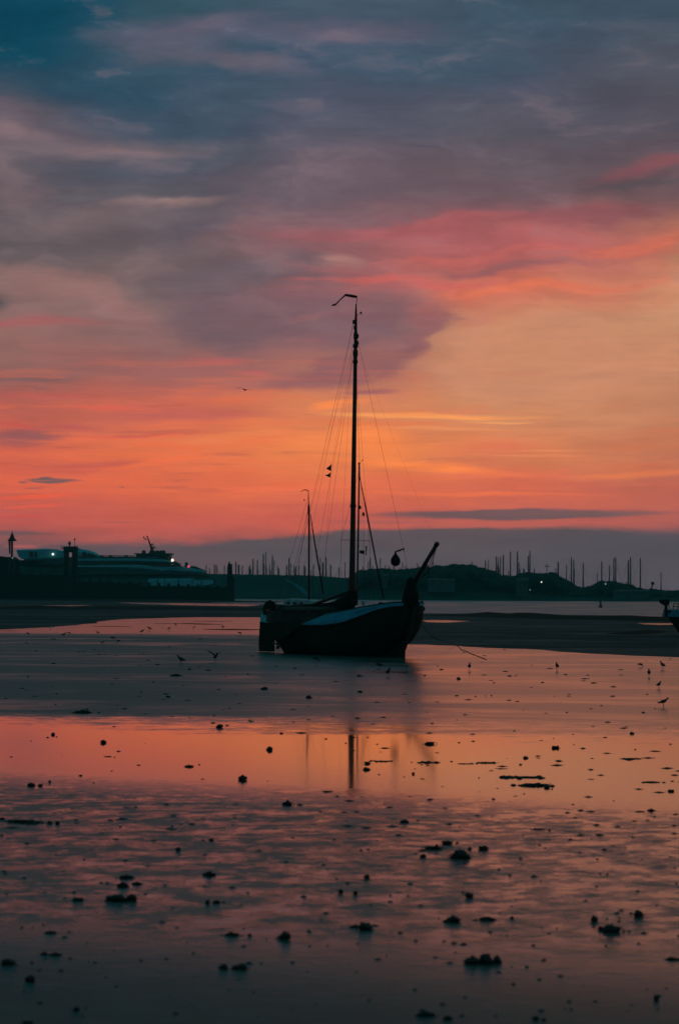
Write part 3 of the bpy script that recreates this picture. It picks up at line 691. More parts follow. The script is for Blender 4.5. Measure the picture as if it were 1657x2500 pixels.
line('forestay', (872, 822), 0, (1003, 1425), 0, .018)
line('jib_stay', (872, 850), 0, (1064, 1330), 0, .007)
line('flag_halyard', (861, 845), -.2, (809, 1136), -1.0, .009)
line('flag_halyard', (809, 1136), -1.0, (786, 1478), -2.0, .009)
def pennant(pts, y, parent, m):
    P3 = [bl(px, py, y) for px, py in pts]
    a = [(p.x, p.y - .012, p.z) for p in P3]; b = [(p.x, p.y + .012, p.z) for p in P3]; n = len(a)
    return MB().add(a + b, [tuple(range(n)), tuple(range(n, 2 * n))[::-1]] + [(i, (i + 1) % n, n + (i + 1) % n, n + i) for i in range(n)]).build('pennant', m, parent)
pennant([(809, 1133), (803, 1139), (796, 1143.5), (801, 1147), (808, 1150)], -1.0, barge, M['redflag'])
pennant([(807, 1153.5), (801, 1158), (793, 1160), (799, 1163), (805.5, 1166)], -1.0, barge, M['redflag'])
# anchor ball hanging on the forestay, its little flag
q = bl(965, 1366)
MB().lathe((q.x, q.y, q.z - .40), [(.05, 0), (.2, .06), (.28, .18), (.295, .32), (.26, .46), (.17, .60), (.08, .72), (.05, .80), (.07, .84), (.03, .9)], 16).build('anchor_ball', M['canvas'], barge, smooth=True)
MB().tube([(q.x, q.y, q.z + .5), bl(972, 1345), bl(986, 1339)], [.02, .06, .035], 6).build('stay_flag', M['flag'], barge, smooth=True)
MB().tube([bl(985, 1340), bl(985, 1341) + Vector((.0, 0, -.1))], .03, 6).build('shackle', M['iron'], barge)
# stanchions, windlass, bow rail
for px in (880, 896, 915, 934, 953, 968):
    p = bl(px, 1478, 1.9 if px < 940 else 1.3); x = p.x
    if x < LEN - .4: MB().tube([(x, half(x, 1) - .05, smooth_tab(SHEER, x)), (x, half(x, 1) - .03, smooth_tab(SHEER, x) + .42)], .035, 6).build('stanchion', M['iron'], barge)
MB().tube([(x, half(x, 1) - .04, smooth_tab(SHEER, x) + .4) for x in (7.5, 8.3, 9.1, 9.9, 10.7, 11.4)], .015, 5).build('guard_wire', M['rope'], barge)
wl = MB().tube([(10.6, -.5, 3.05), (10.6, .5, 3.05)], .16, 10); wl.box((10.6, -.55, 2.95), (.3, .08, .6)); wl.box((10.6, .55, 2.95), (.3, .08, .6))
wl.build('windlass', M['iron'], barge)
MB().tube([(LEN - .9, 1.25, 3.2), (LEN - .9, 1.3, 3.75), (LEN - .2, .9, 3.8), (LEN - .2, .9, 3.25)], .03, 6).build('bow_rail', M['alu'], barge, smooth=True)
MB().lathe((7.2, 1.0, 2.5), [(.05, 0), (.06, .6), (.12, .62), (.12, .8), (.03, .85)], 8).build('deck_ventilator', M['white'], barge)
# anchor chain to the flat
p0 = BM @ Vector((LEN - .05, .5, 2.3)); p1 = on_ground(1112, 1577); p2 = on_ground(1139, 1593); p3 = on_ground(1186, 1611)
pts = []
for k in range(13):
    t = k / 12; pts.append(p0.lerp(p1, t) * 1.0 - Vector((0, 0, 1.5 * t * (1 - t) * 2.2 * (1 - t))))
for p in pts: p.z = max(p.z, .03)
for k in range(1, 9): pts.append(p1.lerp(p2, k / 8) + Vector((.1 * math.sin(k), 0, .03)))
for k in range(1, 9): pts.append(p2.lerp(p3, k / 8) + Vector((0, .3 * math.sin(k * .5), .03)))
tag(MB().tube(pts, .020, 6).build('anchor_rope', M['rope'], smooth=True), 'slack dark anchor rope running from the barge bow down onto the wet flat', 'rope')

# ------------------------------------------------------------------ yachts beyond the barge and at the right edge
def yacht_hull(L, B, H, m, parent, bow=1, sheer=.25, z0=0.0):
    g = []
    for j in range(7):
        s = j / 6; ring = []
        xa = -L / 2 + .12 * L * (1 - s); xf = L / 2 - .16 * L * (1 - s)
        n = 14
        for side in (-1, 1):
            for i in (range(n + 1) if side < 0 else range(n - 1, 0, -1)):
                t = (1 - math.cos(math.pi * i / n)) / 2; x = xa + (xf - xa) * t
                w = B / 2 * (s ** .45 if s > 0 else .12) * (1 - abs(2 * t - 1) ** (2.1 if t > .5 else 3.2)) ** .6
                ring.append((x * bow, side * w, z0 + H * s * (1 + sheer * (2 * t - 1) ** 2)))
        g.append(ring)
    hu = MB().grid(g, closed=True); hu.add(g[0], [tuple(range(len(g[0])))])
    o = hu.build('hull', m, parent, smooth=True)
    top = g[-1]; c = len(top)
    MB().add([(x, y * .96, z - .08) for x, y, z in top], [tuple(range(c))]).build('deck', M['white'], parent)
    return o

def masted(name, label, cat, mastpx, D, L, B, H, rz, hullm, group=None):
    p = at_dist(mastpx, HY, D); o = empty(name, (p.x, p.y, 0), label, cat, group, rz)
    yacht_hull(L, B, H, hullm, o)
    return o
DY = 262.0
y2 = masted('moored_yacht', 'smaller yacht behind the barge stern, bare mast with a bent pennant and teal boom cover', 'yacht', 752, DY, 8.6, 2.9, 1.95, R(-38), M['hull'])
def yl(o, px, py, D):  # yacht coordinates of a pixel at a distance
    w = at_dist(px, py, D); M4 = Matrix.Translation(o.location) @ Matrix.Rotation(o.rotation_euler.z, 4, 'Z'); return M4.inverted() @ w
T = lambda px, py, D=DY: yl(y2, px, py, D)
mm = MB().tube([T(754, 1470), T(754, 1400), T(754.3, 1300), T(753.8, 1256), T(753.6, 1250), T(753.6, 1236), T(753.4, 1230), T(752.6, 1197)], [.12, .11, .095, .09, .13, .12, .06, .035], 10).build('mast', M['spar'], y2, smooth=True)
MB().tube([T(753, 1198), T(745, 1195.5), T(739, 1197.5), T(733, 1201)], [.05, .06, .04, .02], 6, flat=.4).build('pennant', M['redflag'], mm)
MB().tube([T(742, 1219), T(743.5, 1223)], .06, 6).build('wind_vane', M['flag'], mm)
MB().tube([T(757.5, 1255), T(768, 1325), T(781, 1400), T(789, 1452)], [.04, .08, .09, .08], 8).build('furled_jib', M['canvas'], y2)
for a, b in (((752, 1245), (700, 1462)), ((752, 1245), (716, 1462)), ((755, 1245), (766, 1462)), ((753, 1210), (680, 1462))):
    MB().tube([T(*a), T(*b)], .014, 5).build('stay', M['rope'], y2)
g = []
for t, r in ((0, .10), (.1, .28), (.3, .30), (.45, .22), (.7, .14), (.95, .11), (1, .04)):
    a, b, c = T(752, 1455), T(727, 1430), T(692, 1413); u = 1 - t
    p = a * (u * u) + b * (2 * u * t) + c * (t * t)
    g.append([(p.x, p.y + math.cos(2 * math.pi * k / 10) * r * .7, p.z + math.sin(2 * math.pi * k / 10) * r) for k in range(10)])
MB().grid(g, closed=True, cap=True).build('boom_cover', M['cloth'], y2, smooth=True)
cc = MB().grid([[(x, -w, 1.4), (x, -w * .9, z), (x, w * .9, z), (x, w, 1.4)] for x, w, z in ((-2.9, .8, 2.7), (-2.4, .95, 3.05), (.2, .95, 2.95), (1.6, .7, 2.75), (1.9, .6, 2.1))], cap=True).build('coachroof', M['white'], y2)
for x in (-2, -1.1, -.2): MB().box((x, -.98, 2.55), (.5, .05, .2)).build('window', M['glass'], cc)
for x in (-3.6, -2.4, -1.0, .6, 2.2, 3.4): MB().tube([(x, -1.1, 2.0), (x, -1.12, 2.8)], .03, 5).build('stanchion', M['alu'], y2)
MB().tube([(-3.6, -1.1, 2.8), (0, -1.2, 2.75), (3.4, -.9, 2.85)], .02, 5).build('guard_wire', M['alu'], y2)

y3 = masted('moored_yacht', 'yacht hidden behind the barge mast, only its grey mast and slanting furled jib showing', 'yacht', 873, DY + 4, 10.2, 3.2, 1.5, R(-30), M['hull'])
T3 = lambda px, py, D=DY + 4: yl(y3, px, py, D)
mm = MB().tube([T3(871, 1478), T3(872.5, 1400), T3(875, 1250), T3(876.5, 1131)], [.12, .12, .105, .085], 10).build('mast', M['alu'], y3, smooth=True)
MB().tube([T3(873, 1130.5), T3(880, 1130.5)], .05, 6).build('masthead', M['iron'], mm)
MB().tube([T3(883, 1123), T3(886, 1125)], .05, 5).build('wind_vane', M['flag'], mm)
MB().tube([T3(880, 1130), T3(884, 1124)], .015, 5).build('vane_arm', M['iron'], mm)
MB().tube([T3(830, 1318), T3(873, 1319), T3(905, 1321)], .028, 6).build('spreader', M['alu'], mm)
MB().tube([T3(878, 1165), T3(897, 1262), T3(921, 1390), T3(936, 1462)], [.04, .085, .09, .085], 8).build('furled_jib', M['canvas'], y3)
MB().lathe(T3(878.5, 1243), [(.05, 0), (.15, .08), (.17, .2), (.08, .34), (.03, .4)], 8).build('radar_reflector', M['iron'], mm)
MB().lathe(T3(887, 1260), [(.03, 0), (.12, .06), (.15, .2), (.1, .36), (.03, .48)], 8).build('signal_ball', M['canvas'], y3)
for a, b in (((877, 1140), (889, 1265)), ((889, 1265), (889, 1470)), ((876, 1150), (832, 1318)), ((832, 1318), (834, 1470)), ((876, 1150), (904, 1321)), ((904, 1321), (900, 1470))):
    MB().tube([T3(*a), T3(*b)], .012, 5).build('stay', M['rope'], y3)
p = T3(886.5, 1348)
MB().grid([[(p.x - .32, 0, p.z - .12), (p.x - .30, 0, p.z + .22)], [(p.x, .05, p.z - .2), (p.x, .05, p.z + .18)], [(p.x + .28, 0, p.z - .22), (p.x + .3, 0, p.z + .2)]]).build('ensign', M['flag'], y3)
MB().tube([T3(893, 1356), T3(894, 1333)], [.05, .09], 6).build('flag_staff', M['flag'], y3)
MB().grid([[(x, -w, 1.4), (x, -w * .9, z), (x, w * .9, z), (x, w, 1.4)] for x, w, z in ((-3.2, .8, 1.9), (-2.7, .95, 2.0), (.2, .95, 2.0), (1.9, .6, 1.6))], cap=True).build('coachroof', M['white'], y3)

# boat cut by the right edge of the picture
RD = 226.0; p = at_dist(1612, HY, RD)
rbt = empty('grounded_boat', (p.x + 5.3, RD + 3.0, 0), 'dark grounded boat cut off by the right edge, hooded post at its bow', 'boat', rz=R(180 + 30))
yacht_hull(11.5, 3.8, 1.75, M['hull'], rbt, sheer=.32)
TR = lambda px, py, D=RD: yl(rbt, px, py, D)
c = TR(1626, 1500)
post = MB().tube([TR(1625, 1506), TR(1624, 1474)], .15, 8).build('bow_post', M['hull'], rbt)
MB().grid([[tuple(TR(a, b) + Vector((0, s, 0))) for a, b in ((1611, 1464), (1629, 1463), (1629, 1476), (1621, 1477), (1613, 1472))] for s in (-.25, .25)], closed=True, cap=True).build('hood', M['canvas'], post)
for a, b in (((1629, 1475), (1638, 1500)), ((1643, 1473), (1641, 1503)), ((1643, 1473), (1675, 1476)), ((1675, 1476), (1676, 1500)), ((1629, 1492), (1640, 1492)), ((1640, 1480), (1676, 1484)), ((1655, 1475), (1650, 1500))):
    MB().tube([TR(*a), TR(*b)], .035, 6).build('rail', M['iron'], rbt)
q = TR(1654, 1500)
MB().grid([[(q.x + x, y, 1.7), (q.x + x, y * .9, z), (q.x + x, -y * .9, z), (q.x + x, -y, 1.7)] for x, y, z in ((.9, .5, 1.9), (.4, 1.0, 2.35), (-3.2, 1.2, 2.45), (-3.6, 1.1, 1.9))], cap=True).build('tarpaulin', M['nameboard'], rbt)

# ------------------------------------------------------------------ far shore
SD = 1150.0
def far_pt(px, py, D): p = at_dist(px, py, D); return p.x, p.z
dike_top = [(420, 1398), (520, 1401), (640, 1403), (760, 1405), (850, 1411), (866, 1401), (900, 1395), (940, 1394), (985, 1396), (1040, 1394), (1120, 1392), (1200, 1406), (1260, 1420), (1330, 1428), (1400, 1438), (1470, 1441), (1560, 1443), (1657, 1448), (1760, 1450), (2100, 1452), (2600, 1450)]
rows = []
x = 380.0
while x < 2600:
    ty = interp(dike_top, x) + 1.1 * noise.noise(Vector((x * .05, 0, 0))) + .5 * noise.noise(Vector((x * .3, 3, 0)))
    X, Z = far_pt(x, ty, SD); w = .4 * noise.noise(Vector((x * .02, 9, 0)))
    Z = max(Z, 1.2)
    rows.append([(X, SD - 62 + w * 20, -.5), (X, SD - 52, .8), (X, SD - 30, Z * .45), (X, SD - 8, Z * .9), (X, SD, Z), (X, SD + 14, Z * .96), (X, SD + 60, 1.5), (X, SD + 75, -.5)])
    x += 7
tag(MB().grid(rows).build('dike', M['dike'], smooth=True), kind='structure')

# the woods on the mounds at right: one mass of crowns along the crest
wood_top = [(868, 1400), (880, 1396), (905, 1392), (922, 1390), (950, 1391), (976, 1392), (1000, 1391), (1015, 1389), (1035, 1385), (1050, 1387), (1069, 1383), (1085, 1384), (1105, 1381), (1125, 1380), (1150, 1381), (1170, 1386), (1186, 1390), (1205, 1397), (1218, 1405), (1240, 1409), (1258, 1408), (1275, 1403), (1292, 1400), (1320, 1401), (1345, 1402), (1360, 1408), (1375, 1416), (1388, 1425), (1400, 1432), (1412, 1438), (1440, 1435), (1455, 1431), (1463, 1422), (1480, 1419), (1500, 1421), (1508, 1426), (1528, 1427), (1541, 1429), (1549, 1437), (1575, 1440), (1600, 1441), (1630, 1444), (1700, 1446)]
leaf = MB(); rnd = random.Random(3)
ico = bmesh.new(); bmesh.ops.create_icosphere(ico, subdivisions=2, radius=1.0)
IV = [v.co.copy() for v in ico.verts]; IFc = [tuple(v.index for v in f.verts) for f in ico.faces]; ico.free()
x = 866.0
while x < 1700:
    for k in range(3):
        D = SD - 6 - k * 12 - rnd.random() * 8; r = rnd.uniform(1.3, 3.0)
        ty = interp(wood_top, x) + k * rnd.uniform(3, 9) + rnd.uniform(-1.6, 2.4)
        X, Z = far_pt(x + rnd.uniform(-3, 3), ty, D); Z -= r * .85
        if Z < .5: continue
        sx, sy, sz = r * rnd.uniform(1, 1.5), r, r * rnd.uniform(.8, 1.15); sd = rnd.random() * 50
        leaf.add([(X + v.x * sx * (1 + .4 * noise.noise(v * 1.6 + Vector((sd, 0, 0)))), D + v.y * sy, Z + v.z * sz * (1 + .4 * noise.noise(v * 2.1 + Vector((0, sd, 0))))) for v in IV], IFc)
        for _ in range(26):   # twigs and leaf sprays that fray the outline
            a = rnd.uniform(0, 2 * math.pi); c = rnd.uniform(-.2, 1); q = Vector((math.cos(a) * (1 - c * c) ** .5 * sx, math.sin(a) * sy, abs(c) * sz)) * rnd.uniform(.95, 1.22)
            s = rnd.uniform(.2, .5); p = Vector((X, D, Z)) + q
            leaf.add([p + Vector((rnd.uniform(-s, s), rnd.uniform(-s, s), rnd.uniform(-s, s))) for _ in range(3)], [(0, 1, 2)])
    x += 2.6
tag(leaf.build('woodland', M['leaves']), 'dark wooded mounds along the far shore right of the barge', 'woodland', kind='stuff')

def shed(px0, px1, yt, yb, D, label, m=M['shed'], roof=M['roof'], nd=3, lean=0.35):
    X0, Zt = far_pt(px0, yt, D); X1, Zb = far_pt(px1, yb, D); W_ = X1 - X0; H = max(1.5, Zt - Zb); dp = 9.0; e = H * (1 - lean)
    o = empty('harbour_shed', ((X0 + X1) / 2, D, Zb), label, 'building')
    MB().box((0, dp / 2, e / 2 - 2), (W_, dp, e + 4)).build('wall', m, o)
    MB().add([(-W_ / 2 - .3, -.4, e), (W_ / 2 + .3, -.4, e), (W_ / 2 + .3, dp + .4, e), (-W_ / 2 - .3, dp + .4, e), (-W_ / 2 - .3, dp / 2, H), (W_ / 2 + .3, dp / 2, H)], [(0, 1, 5, 4), (2, 3, 4, 5), (0, 4, 3), (1, 2, 5), (3, 2, 1, 0)]).build('roof', roof, o)
    for k in range(nd):
        MB().box((W_ * ((k + .5) / nd - .5), -.06, e * .42), (W_ / nd * .45, .12, e * .5)).build('door', M['glass'], o)
    return o
shed(1046, 1110, 1412, 1424, SD - 50, 'long low pale shed at the foot of the wooded mound, nearest the bowsprit')
shed(1262, 1288, 1410, 1436, SD - 50, 'tall pale shed between the two wooded mounds', nd=2)
shed(934, 946, 1402, 1414, SD - 46, 'small pale hut behind the barge foredeck', nd=1)
shed(1500, 1580, 1440, 1449, SD - 56, 'long flat pale boathouse near the right end of the far shore', nd=4)

def lamp(px, py, D, label, m, r=.45, h=None):
    X, Z = far_pt(px, py, D); o = empty('street_lamp', (X, D, 0), label, 'lamp')
    MB().tube([(0, .1, -.2), (0, .1, Z - .3)], [.14, .09], 8).build('post', M['steel'], o)
    MB().lathe((0, 0, Z - r), [(r * .4, 0), (r * .9, r * .5), (r, r), (r * .9, r * 1.5), (r * .4, r * 2)], 12).build('lamp_head', m, o, smooth=True)
    return o
lamp(1321, 1421, SD - 60, 'bright white lamp in front of the second wooded mound', M['lampsmall'], .30)
lamp(1477, 1425.5, SD - 60, 'dim lamp in front of the small wooded mound near the right', M['lampdim'], .4)
lamp(1293, 1440, SD - 62, 'faint low lamp close to the water below the tall pale shed', M['lampdim'], .3)

# ------------------------------------------------------------------ yachts in the marina behind the dike
def far_yacht_proto():
    o = empty('marina_yacht', (0, 0, 0), 'x', 'yacht')
    yacht_hull(11, 3.3, 1.5, M['white'], o, z0=0.0)
    ms = MB().tube([(0.8, 0, 1.2), (0.8, 0, 9), (0.8, 0, 16)], [.26, .25, .17], 6)
    ms.tube([(0.8, -1.1, 7), (0.8, 1.1, 7)], .05, 4); ms.tube([(0.8, -.8, 11.5), (0.8, .8, 11.5)], .05, 4)
    ms.build('mast', M['alu'], o)
    sl = MB()
    for a, b in (((.8, 0, 15.8), (5.2, 0, 1.9)), ((.8, 0, 15.8), (-5.3, 0, 1.9)), ((.8, 0, 15), (.8, 1.5, 1.8)), ((.8, 0, 15), (.8, -1.5, 1.8))): sl.tube([a, b], .03, 4)
    sl.build('rigging', M['rope'], o)
    MB().tube([(.6, 0, 2.7), (-3.8, 0, 2.6)], [.22, .15], 6).build('furled_sail', M['canvas'], o)
    MB().grid([[(x, -w, 1.4), (x, -w * .9, z), (x, w * .9, z), (x, w, 1.4)] for x, w, z in ((-3.2, .8, 1.9), (.2, .95, 2.0), (1.9, .6, 1.6))], cap=True).build('coachroof', M['white'], o)
    return o
def copy_tree(o, parent=None):
    c = o.copy(); COL.objects.link(c); c.parent = parent
    for ch in o.children: copy_tree(ch, c)
    return c
GL = 'yachts in the marina behind the far dike'
seg = [(0, 560, 'between ferry and mooring pile'), (560, 640, 'just right of the mooring pile'), (640, 700, 'left of the barge stern'),
       (700, 765, 'around the smaller moored yacht'), (765, 860, 'just left of the barge mast'), (860, 1100, 'between barge mast and bowsprit'),
       (1100, 1300, 'over the first wooded mound'), (1300, 1440, 'right of the bright shore lamp'), (1440, 1570, 'over the small third mound'), (1570, 1800, 'far right')]
ORD = ['leftmost', 'second from the left', 'third from the left', 'fourth from the left', 'fifth from the left', 'sixth from the left', 'seventh from the left', 'eighth from the left', 'ninth from the left', 'tenth from the left', 'eleventh from the left', 'twelfth from the left', 'thirteenth from the left', 'fourteenth from the left', 'fifteenth from the left', 'sixteenth from the left', 'seventeenth from the left', 'eighteenth from the left', 'nineteenth from the left', 'twentieth from the left']
def place_labels(items, head, group):
    """items: (pixel x, object, where); labels tell apart things alike by their order from the left"""
    by = {}
    for it in items: by.setdefault(it[2], []).append(it)
    for where, its in by.items():
        its.sort(key=lambda i: i[0])
        for n, (px, o, w) in enumerate(its):
            o['label'] = head + ', ' + (ORD[min(n, 19)] + ' of those ' if len(its) > 1 else 'only one ') + where if n < 20 and n < len(its) - 1 or len(its) == 1 else head + ', rightmost of those ' + where
            o['group'] = group
mst = [(500,1379,0),(508,1386,0),(526,1380,0),(534,1386,0),(544,1380,0),(552,1383,0),(580,1371,1),(588,1378,0),(596,1380,0),(606,1379,0),(612,1384,0),(622,1364,1),(625,1366,1),(633,1391,0),(641,1375,0),(647,1352,1),(653,1347,0),(662,1386,0),(669,1356,1),(673,1367,0),(677,1388,1),(682,1382,0),(696,1380,1),(710,1362,1),(714,1375,0),(722,1378,0),(726,1380,0),(741,1383,1),(761,1378,0),(778,1360,0),(785,1375,0),(791,1370,0),(800,1359,1),(811,1378,1),(823,1386,0),(831,1383,0),(846,1372,0),(895,1369,0),(900,1361,1),(932,1362,0),(986,1372,0),(1015,1375,0),(1155,1371,0),(1188,1368,1),(1207,1358,1),(1219,1360,0),(1225,1358,0),(1232,1354,1),(1249,1346,1),(1259,1346,2),(1270,1374,0),(1285,1357,1),(1296,1344,1),(1352,1387,0),(1365,1372,2),(1378,1377,0),(1390,1360,1),(1397,1388,0),(1403,1366,1),(1419,1374,1),(1453,1399,0),(1464,1370,1),(1483,1379,1),(1498,1360,1),(1501,1362,1),(1529,1368,2),(1534,1360,1),(1558,1362,1),(1616,1397,0)]
r2 = random.Random(5)
for k in range(34):       # the low clutter of smaller masts between the taller ones
    x_ = r2.choice([r2.uniform(496, 640), r2.uniform(600, 760), r2.uniform(690, 850), r2.uniform(880, 1060), r2.uniform(1195, 1300), r2.uniform(1360, 1560)])
    mst.append((round(x_, 1), interp(dike_top, x_) - r2.uniform(9, 27) - (14 if x_ > 1190 else 0), r2.choice((0, 0, 0, 1))))
proto = far_yacht_proto(); rnd = random.Random(11); mi = []
uniq = {1259: 'tallest and thickest yacht mast over the first wooded mound right of the bowsprit', 1296: 'isolated tall yacht mast in the gap between the first and second wooded mounds', 1558: 'single tall yacht mast furthest right of the small third mound',
        1616: 'lone short yacht mast at the far right, just left of the grounded boat', 1352: 'short faint yacht mast directly above the second wooded mound', 1453: 'shortest yacht mast, just left of the small third mound'}
for i, (px, py, w) in enumerate(mst):
    o = proto if i == 0 else copy_tree(proto)
    D = (1215 if px < 860 else 1235) + rnd.uniform(0, 110)
    X, Z = far_pt(px, py, D); s = Z / 16.0
    k = (1.0, 1.45, 1.9)[w]
    o.location = (X, D, 0); o.scale = (min(1.1, s * 1.1), min(1.1, s * 1.1), s); o.rotation_euler.z = rnd.uniform(-.5, .5) + (math.pi if rnd.random() < .5 else 0)
    for ch in o.children:
        if ch.name.startswith('mast'): ch.scale = (k, k, 1); ch.location = (.8 * (1 - k), 0, 0)
    if px in uniq: o['label'] = uniq[px]; o['group'] = GL
    else: mi.append((px, o, next(l for a, b, l in seg if a <= px < b)))
place_labels(mi, 'thin yacht mast', GL)
# lantern-topped pole among the masts, and the leaning harbour crane
X, Z = far_pt(1334, 1383, SD + 20)
o = empty('beacon_pole', (X, SD + 20, 0), 'short pole with a cross-shaped head above the second wooded mound', 'beacon')
MB().tube([(0, 0, 0), (0, 0, Z)], .16, 6).build('pole', M['steel'], o)
MB().box((0, 0, Z), (2.4, .3, .35)).build('crosshead', M['steel'], o); MB().box((0, 0, Z + .8), (.5, .4, .7)).build('topmark', M['steel'], o)
X, Z = far_pt(1587, 1441, SD - 20); X2, Z2 = far_pt(1592, 1424, SD - 20)
o = empty('harbour_crane', (X, SD - 20, 0), 'small leaning crane jib on the far shore left of the grounded boat', 'crane')
MB().tube([(0, 0, 0), (0, 0, Z)], .35, 8).build('base', M['steel'], o)
MB().tube([(0, 0, Z - .5), (X2 - X, 0, Z2 - .6)], [.35, .3], 6).build('jib', M['steel'], o)
MB().box((X2 - X, 0, Z2), (1.5, .6, 1.4)).build('head', M['steel'], o)

# buoy in the channel
b0 = on_ground(1465, 1483.5)
k = (1483.5 - 1462) * b0.y / FPX
o = empty('channel_buoy', (b0.x, b0.y, 0), 'dark pillar buoy standing alone in the channel on the right', 'buoy')
MB().lathe((0, 0, 0), [(.42, -.3), (.5, .1), (.46, k * .22), (.27, k * .3), (.25, k * .75), (.2, k * .8)], 12).build('body', M['buoy'], o, smooth=True)
MB().lathe((0, 0, k * .8), [(.12, 0), (.33, .05), (.33, .4), (.1, .5)], 10).build('topmark', M['iron'], o)

# ------------------------------------------------------------------ ferry at its berth
FD = 985.0
fo = at_dist(290, HY, FD)
ferry = empty('ferry', (fo.x, FD, 0), 'long pale blue-white ferry with bridge and slanting mast, berthed behind the jetty on the left', 'ferry')
def F(px, py): p = at_dist(px, py, FD); return p.x - fo.x, p.z
def deck(name, st, m, parent=ferry, yc=9.0, rnd_=.25):
    """st: (pixel x, top row, bottom row, half width) stations; a rounded box lofted through them"""
    g = []
    for px, yt, yb, w in st:
        X, Zt = F(px, yt); Zb = F(px, yb)[1]; r = min(rnd_ * (Zt - Zb), w * .4) + .01
        g.append([(X, yc - w, Zb), (X, yc - w, Zt - r), (X, yc - w + r, Zt), (X, yc + w - r, Zt), (X, yc + w, Zt - r), (X, yc + w, Zb)])
    return MB().grid(g, closed=True, cap=True).build(name, m, parent)
hl = deck('hull', [(42, 1404, 1472, 9), (60, 1402, 1473, 9.2), (330, 1402, 1473, 9.2), (420, 1400, 1472, 8), (480, 1402, 1470, 5), (512, 1406, 1462, 2), (526, 1409, 1446, .5)], M['ferrydark'])
deck('hull_stripe', [(362, 1413, 1429, 9.05), (420, 1412, 1430, 8.25), (470, 1412, 1430, 5.9), (505, 1413, 1428, 2.9), (518, 1414, 1424, 1.4)], M['ferry'])
deck('main_deck', [(45, 1379, 1404, 8.5), (64, 1379, 1404, 8.6), (150, 1380, 1403, 8.7), (340, 1384, 1402, 9), (420, 1390, 1401, 8), (480, 1394, 1402, 5), (510, 1401, 1407, 2.2)], M['ferrydark'])
up = deck('upper_deck', [(150, 1372, 1386, 8.4), (300, 1374, 1388, 8.6), (330, 1381, 1392, 8.8), (400, 1382, 1393, 8.3), (450, 1384, 1394, 7), (485, 1390, 1396, 4.6), (500, 1394, 1399, 3)], M['ferry'])
deck('window_band', [(60, 1373, 1383, 8.9), (200, 1373, 1384, 8.95), (400, 1375, 1383, 8.6), (432, 1378, 1384, 7.8), (444, 1382, 1385, 7)], M['glass'])
deck('top_deck', [(58, 1364, 1374, 7.6), (160, 1360, 1373, 8.0), (200, 1359, 1373, 8.3), (330, 1359, 1374, 8.3), (400, 1363, 1375, 8), (424, 1370, 1377, 7.6), (436, 1376, 1380, 7.2)], M['ferrydark'])
deck('top_stripe', [(188, 1364, 1369, 8.45), (330, 1363, 1369, 8.5), (400, 1366, 1371, 8.3), (420, 1371, 1374, 8)], M['ferry'])
deck('deck_stripe', [(186, 1380, 1384, 9.05), (330, 1379, 1385, 9.1), (440, 1384, 1388, 7.9)], M['ferry'])
deck('funnel_housing', [(39, 1342, 1346, 6), (46, 1341.5, 1364, 6.5), (80, 1341, 1366, 7), (110, 1339, 1366, 7.2), (135, 1341, 1366, 7), (158, 1346, 1366, 7)], M['ferry'], rnd_=.12)
deck('lounge_canopy', [(180, 1338, 1366, 7), (205, 1341, 1366, 7), (222, 1346, 1366, 7), (236, 1354, 1366, 7), (246, 1360, 1366, 7)], M['ferry'])
for a, b in ((72, 80), (84, 90)): deck('side_opening', [(a, 1346, 1360, 7.3), (b, 1347, 1361, 7.3)], M['glass'], rnd_=.05)
for a, b in ((200, 212), (214, 232)): deck('side_opening', [(a, 1350, 1362, 7.15), ((a + b) / 2, 1345 if a < 210 else 1352, 1362, 7.25), (b, 1354, 1362, 7.15)], M['glass'], rnd_=.05)
br = deck('bridge', [(332, 1352, 1362, 7.4), (334, 1352, 1371, 7.5), (404, 1353, 1374, 7), (414, 1355, 1374, 6.4)], M['ferrydark'], rnd_=.08)
deck('bridge_roof', [(328, 1350.5, 1353.5, 8.6), (372, 1350.5, 1353.5, 8.8), (418, 1350.5, 1353.5, 8.2)], M['ferrydark'], br, rnd_=.1)
deck('bridge_panel', [(352, 1360, 1369, 7.7), (384, 1360, 1370, 7.5)], M['ferry'], br, rnd_=.1)
for a in (338, 346, 390, 399, 406): deck('bridge_window', [(a, 1355.5, 1361, 7.65), (a + 5, 1355.5, 1361, 7.65)], M['glass'], br, rnd_=.1)
def P3(px, py, y=9.0): X, Z = F(px, py); return (X, y, Z)
fm = MB().tube([P3(371, 1351), P3(366, 1338), P3(362, 1326), P3(355, 1307)], [.95, .5, .34, .16], 8).build('mast', M['steel'], br)
for a, b, r in (((355, 1316), (348, 1314), .22), ((348, 1314), (347, 1308), .2), ((361, 1330), (371, 1327), .3), ((366, 1338), (376, 1336), .34), ((354, 1307), (357, 1310), .3), ((364, 1336), (372, 1332), .2)):
    MB().tube([P3(*a), P3(*b)], r, 6).build('radar_arm', M['steel'], fm)
MB().prism([F(358, 1352), F(364, 1342), F(370, 1341), F(379, 1348), F(382, 1352)], 7.5, 10.5).build('mast_base', M['steel'], br)
for a in (347, 380, 389, 396): MB().lathe(P3(a, 1351), [(.7, 0), (.85, .4), (.8, 1.0), (.4, 1.4)], 8).build('dome', M['steel'], br)
MB().tube([P3(452, 1386), P3(452, 1372)], [.9, .55], 8).build('capstan_post', M['ferrydark'], ferry)
MB().prism([F(458, 1388), F(464, 1381), F(474, 1382), F(500, 1393), F(500, 1396)], 6, 12).build('foredeck_cover', M['ferrydark'], ferry)
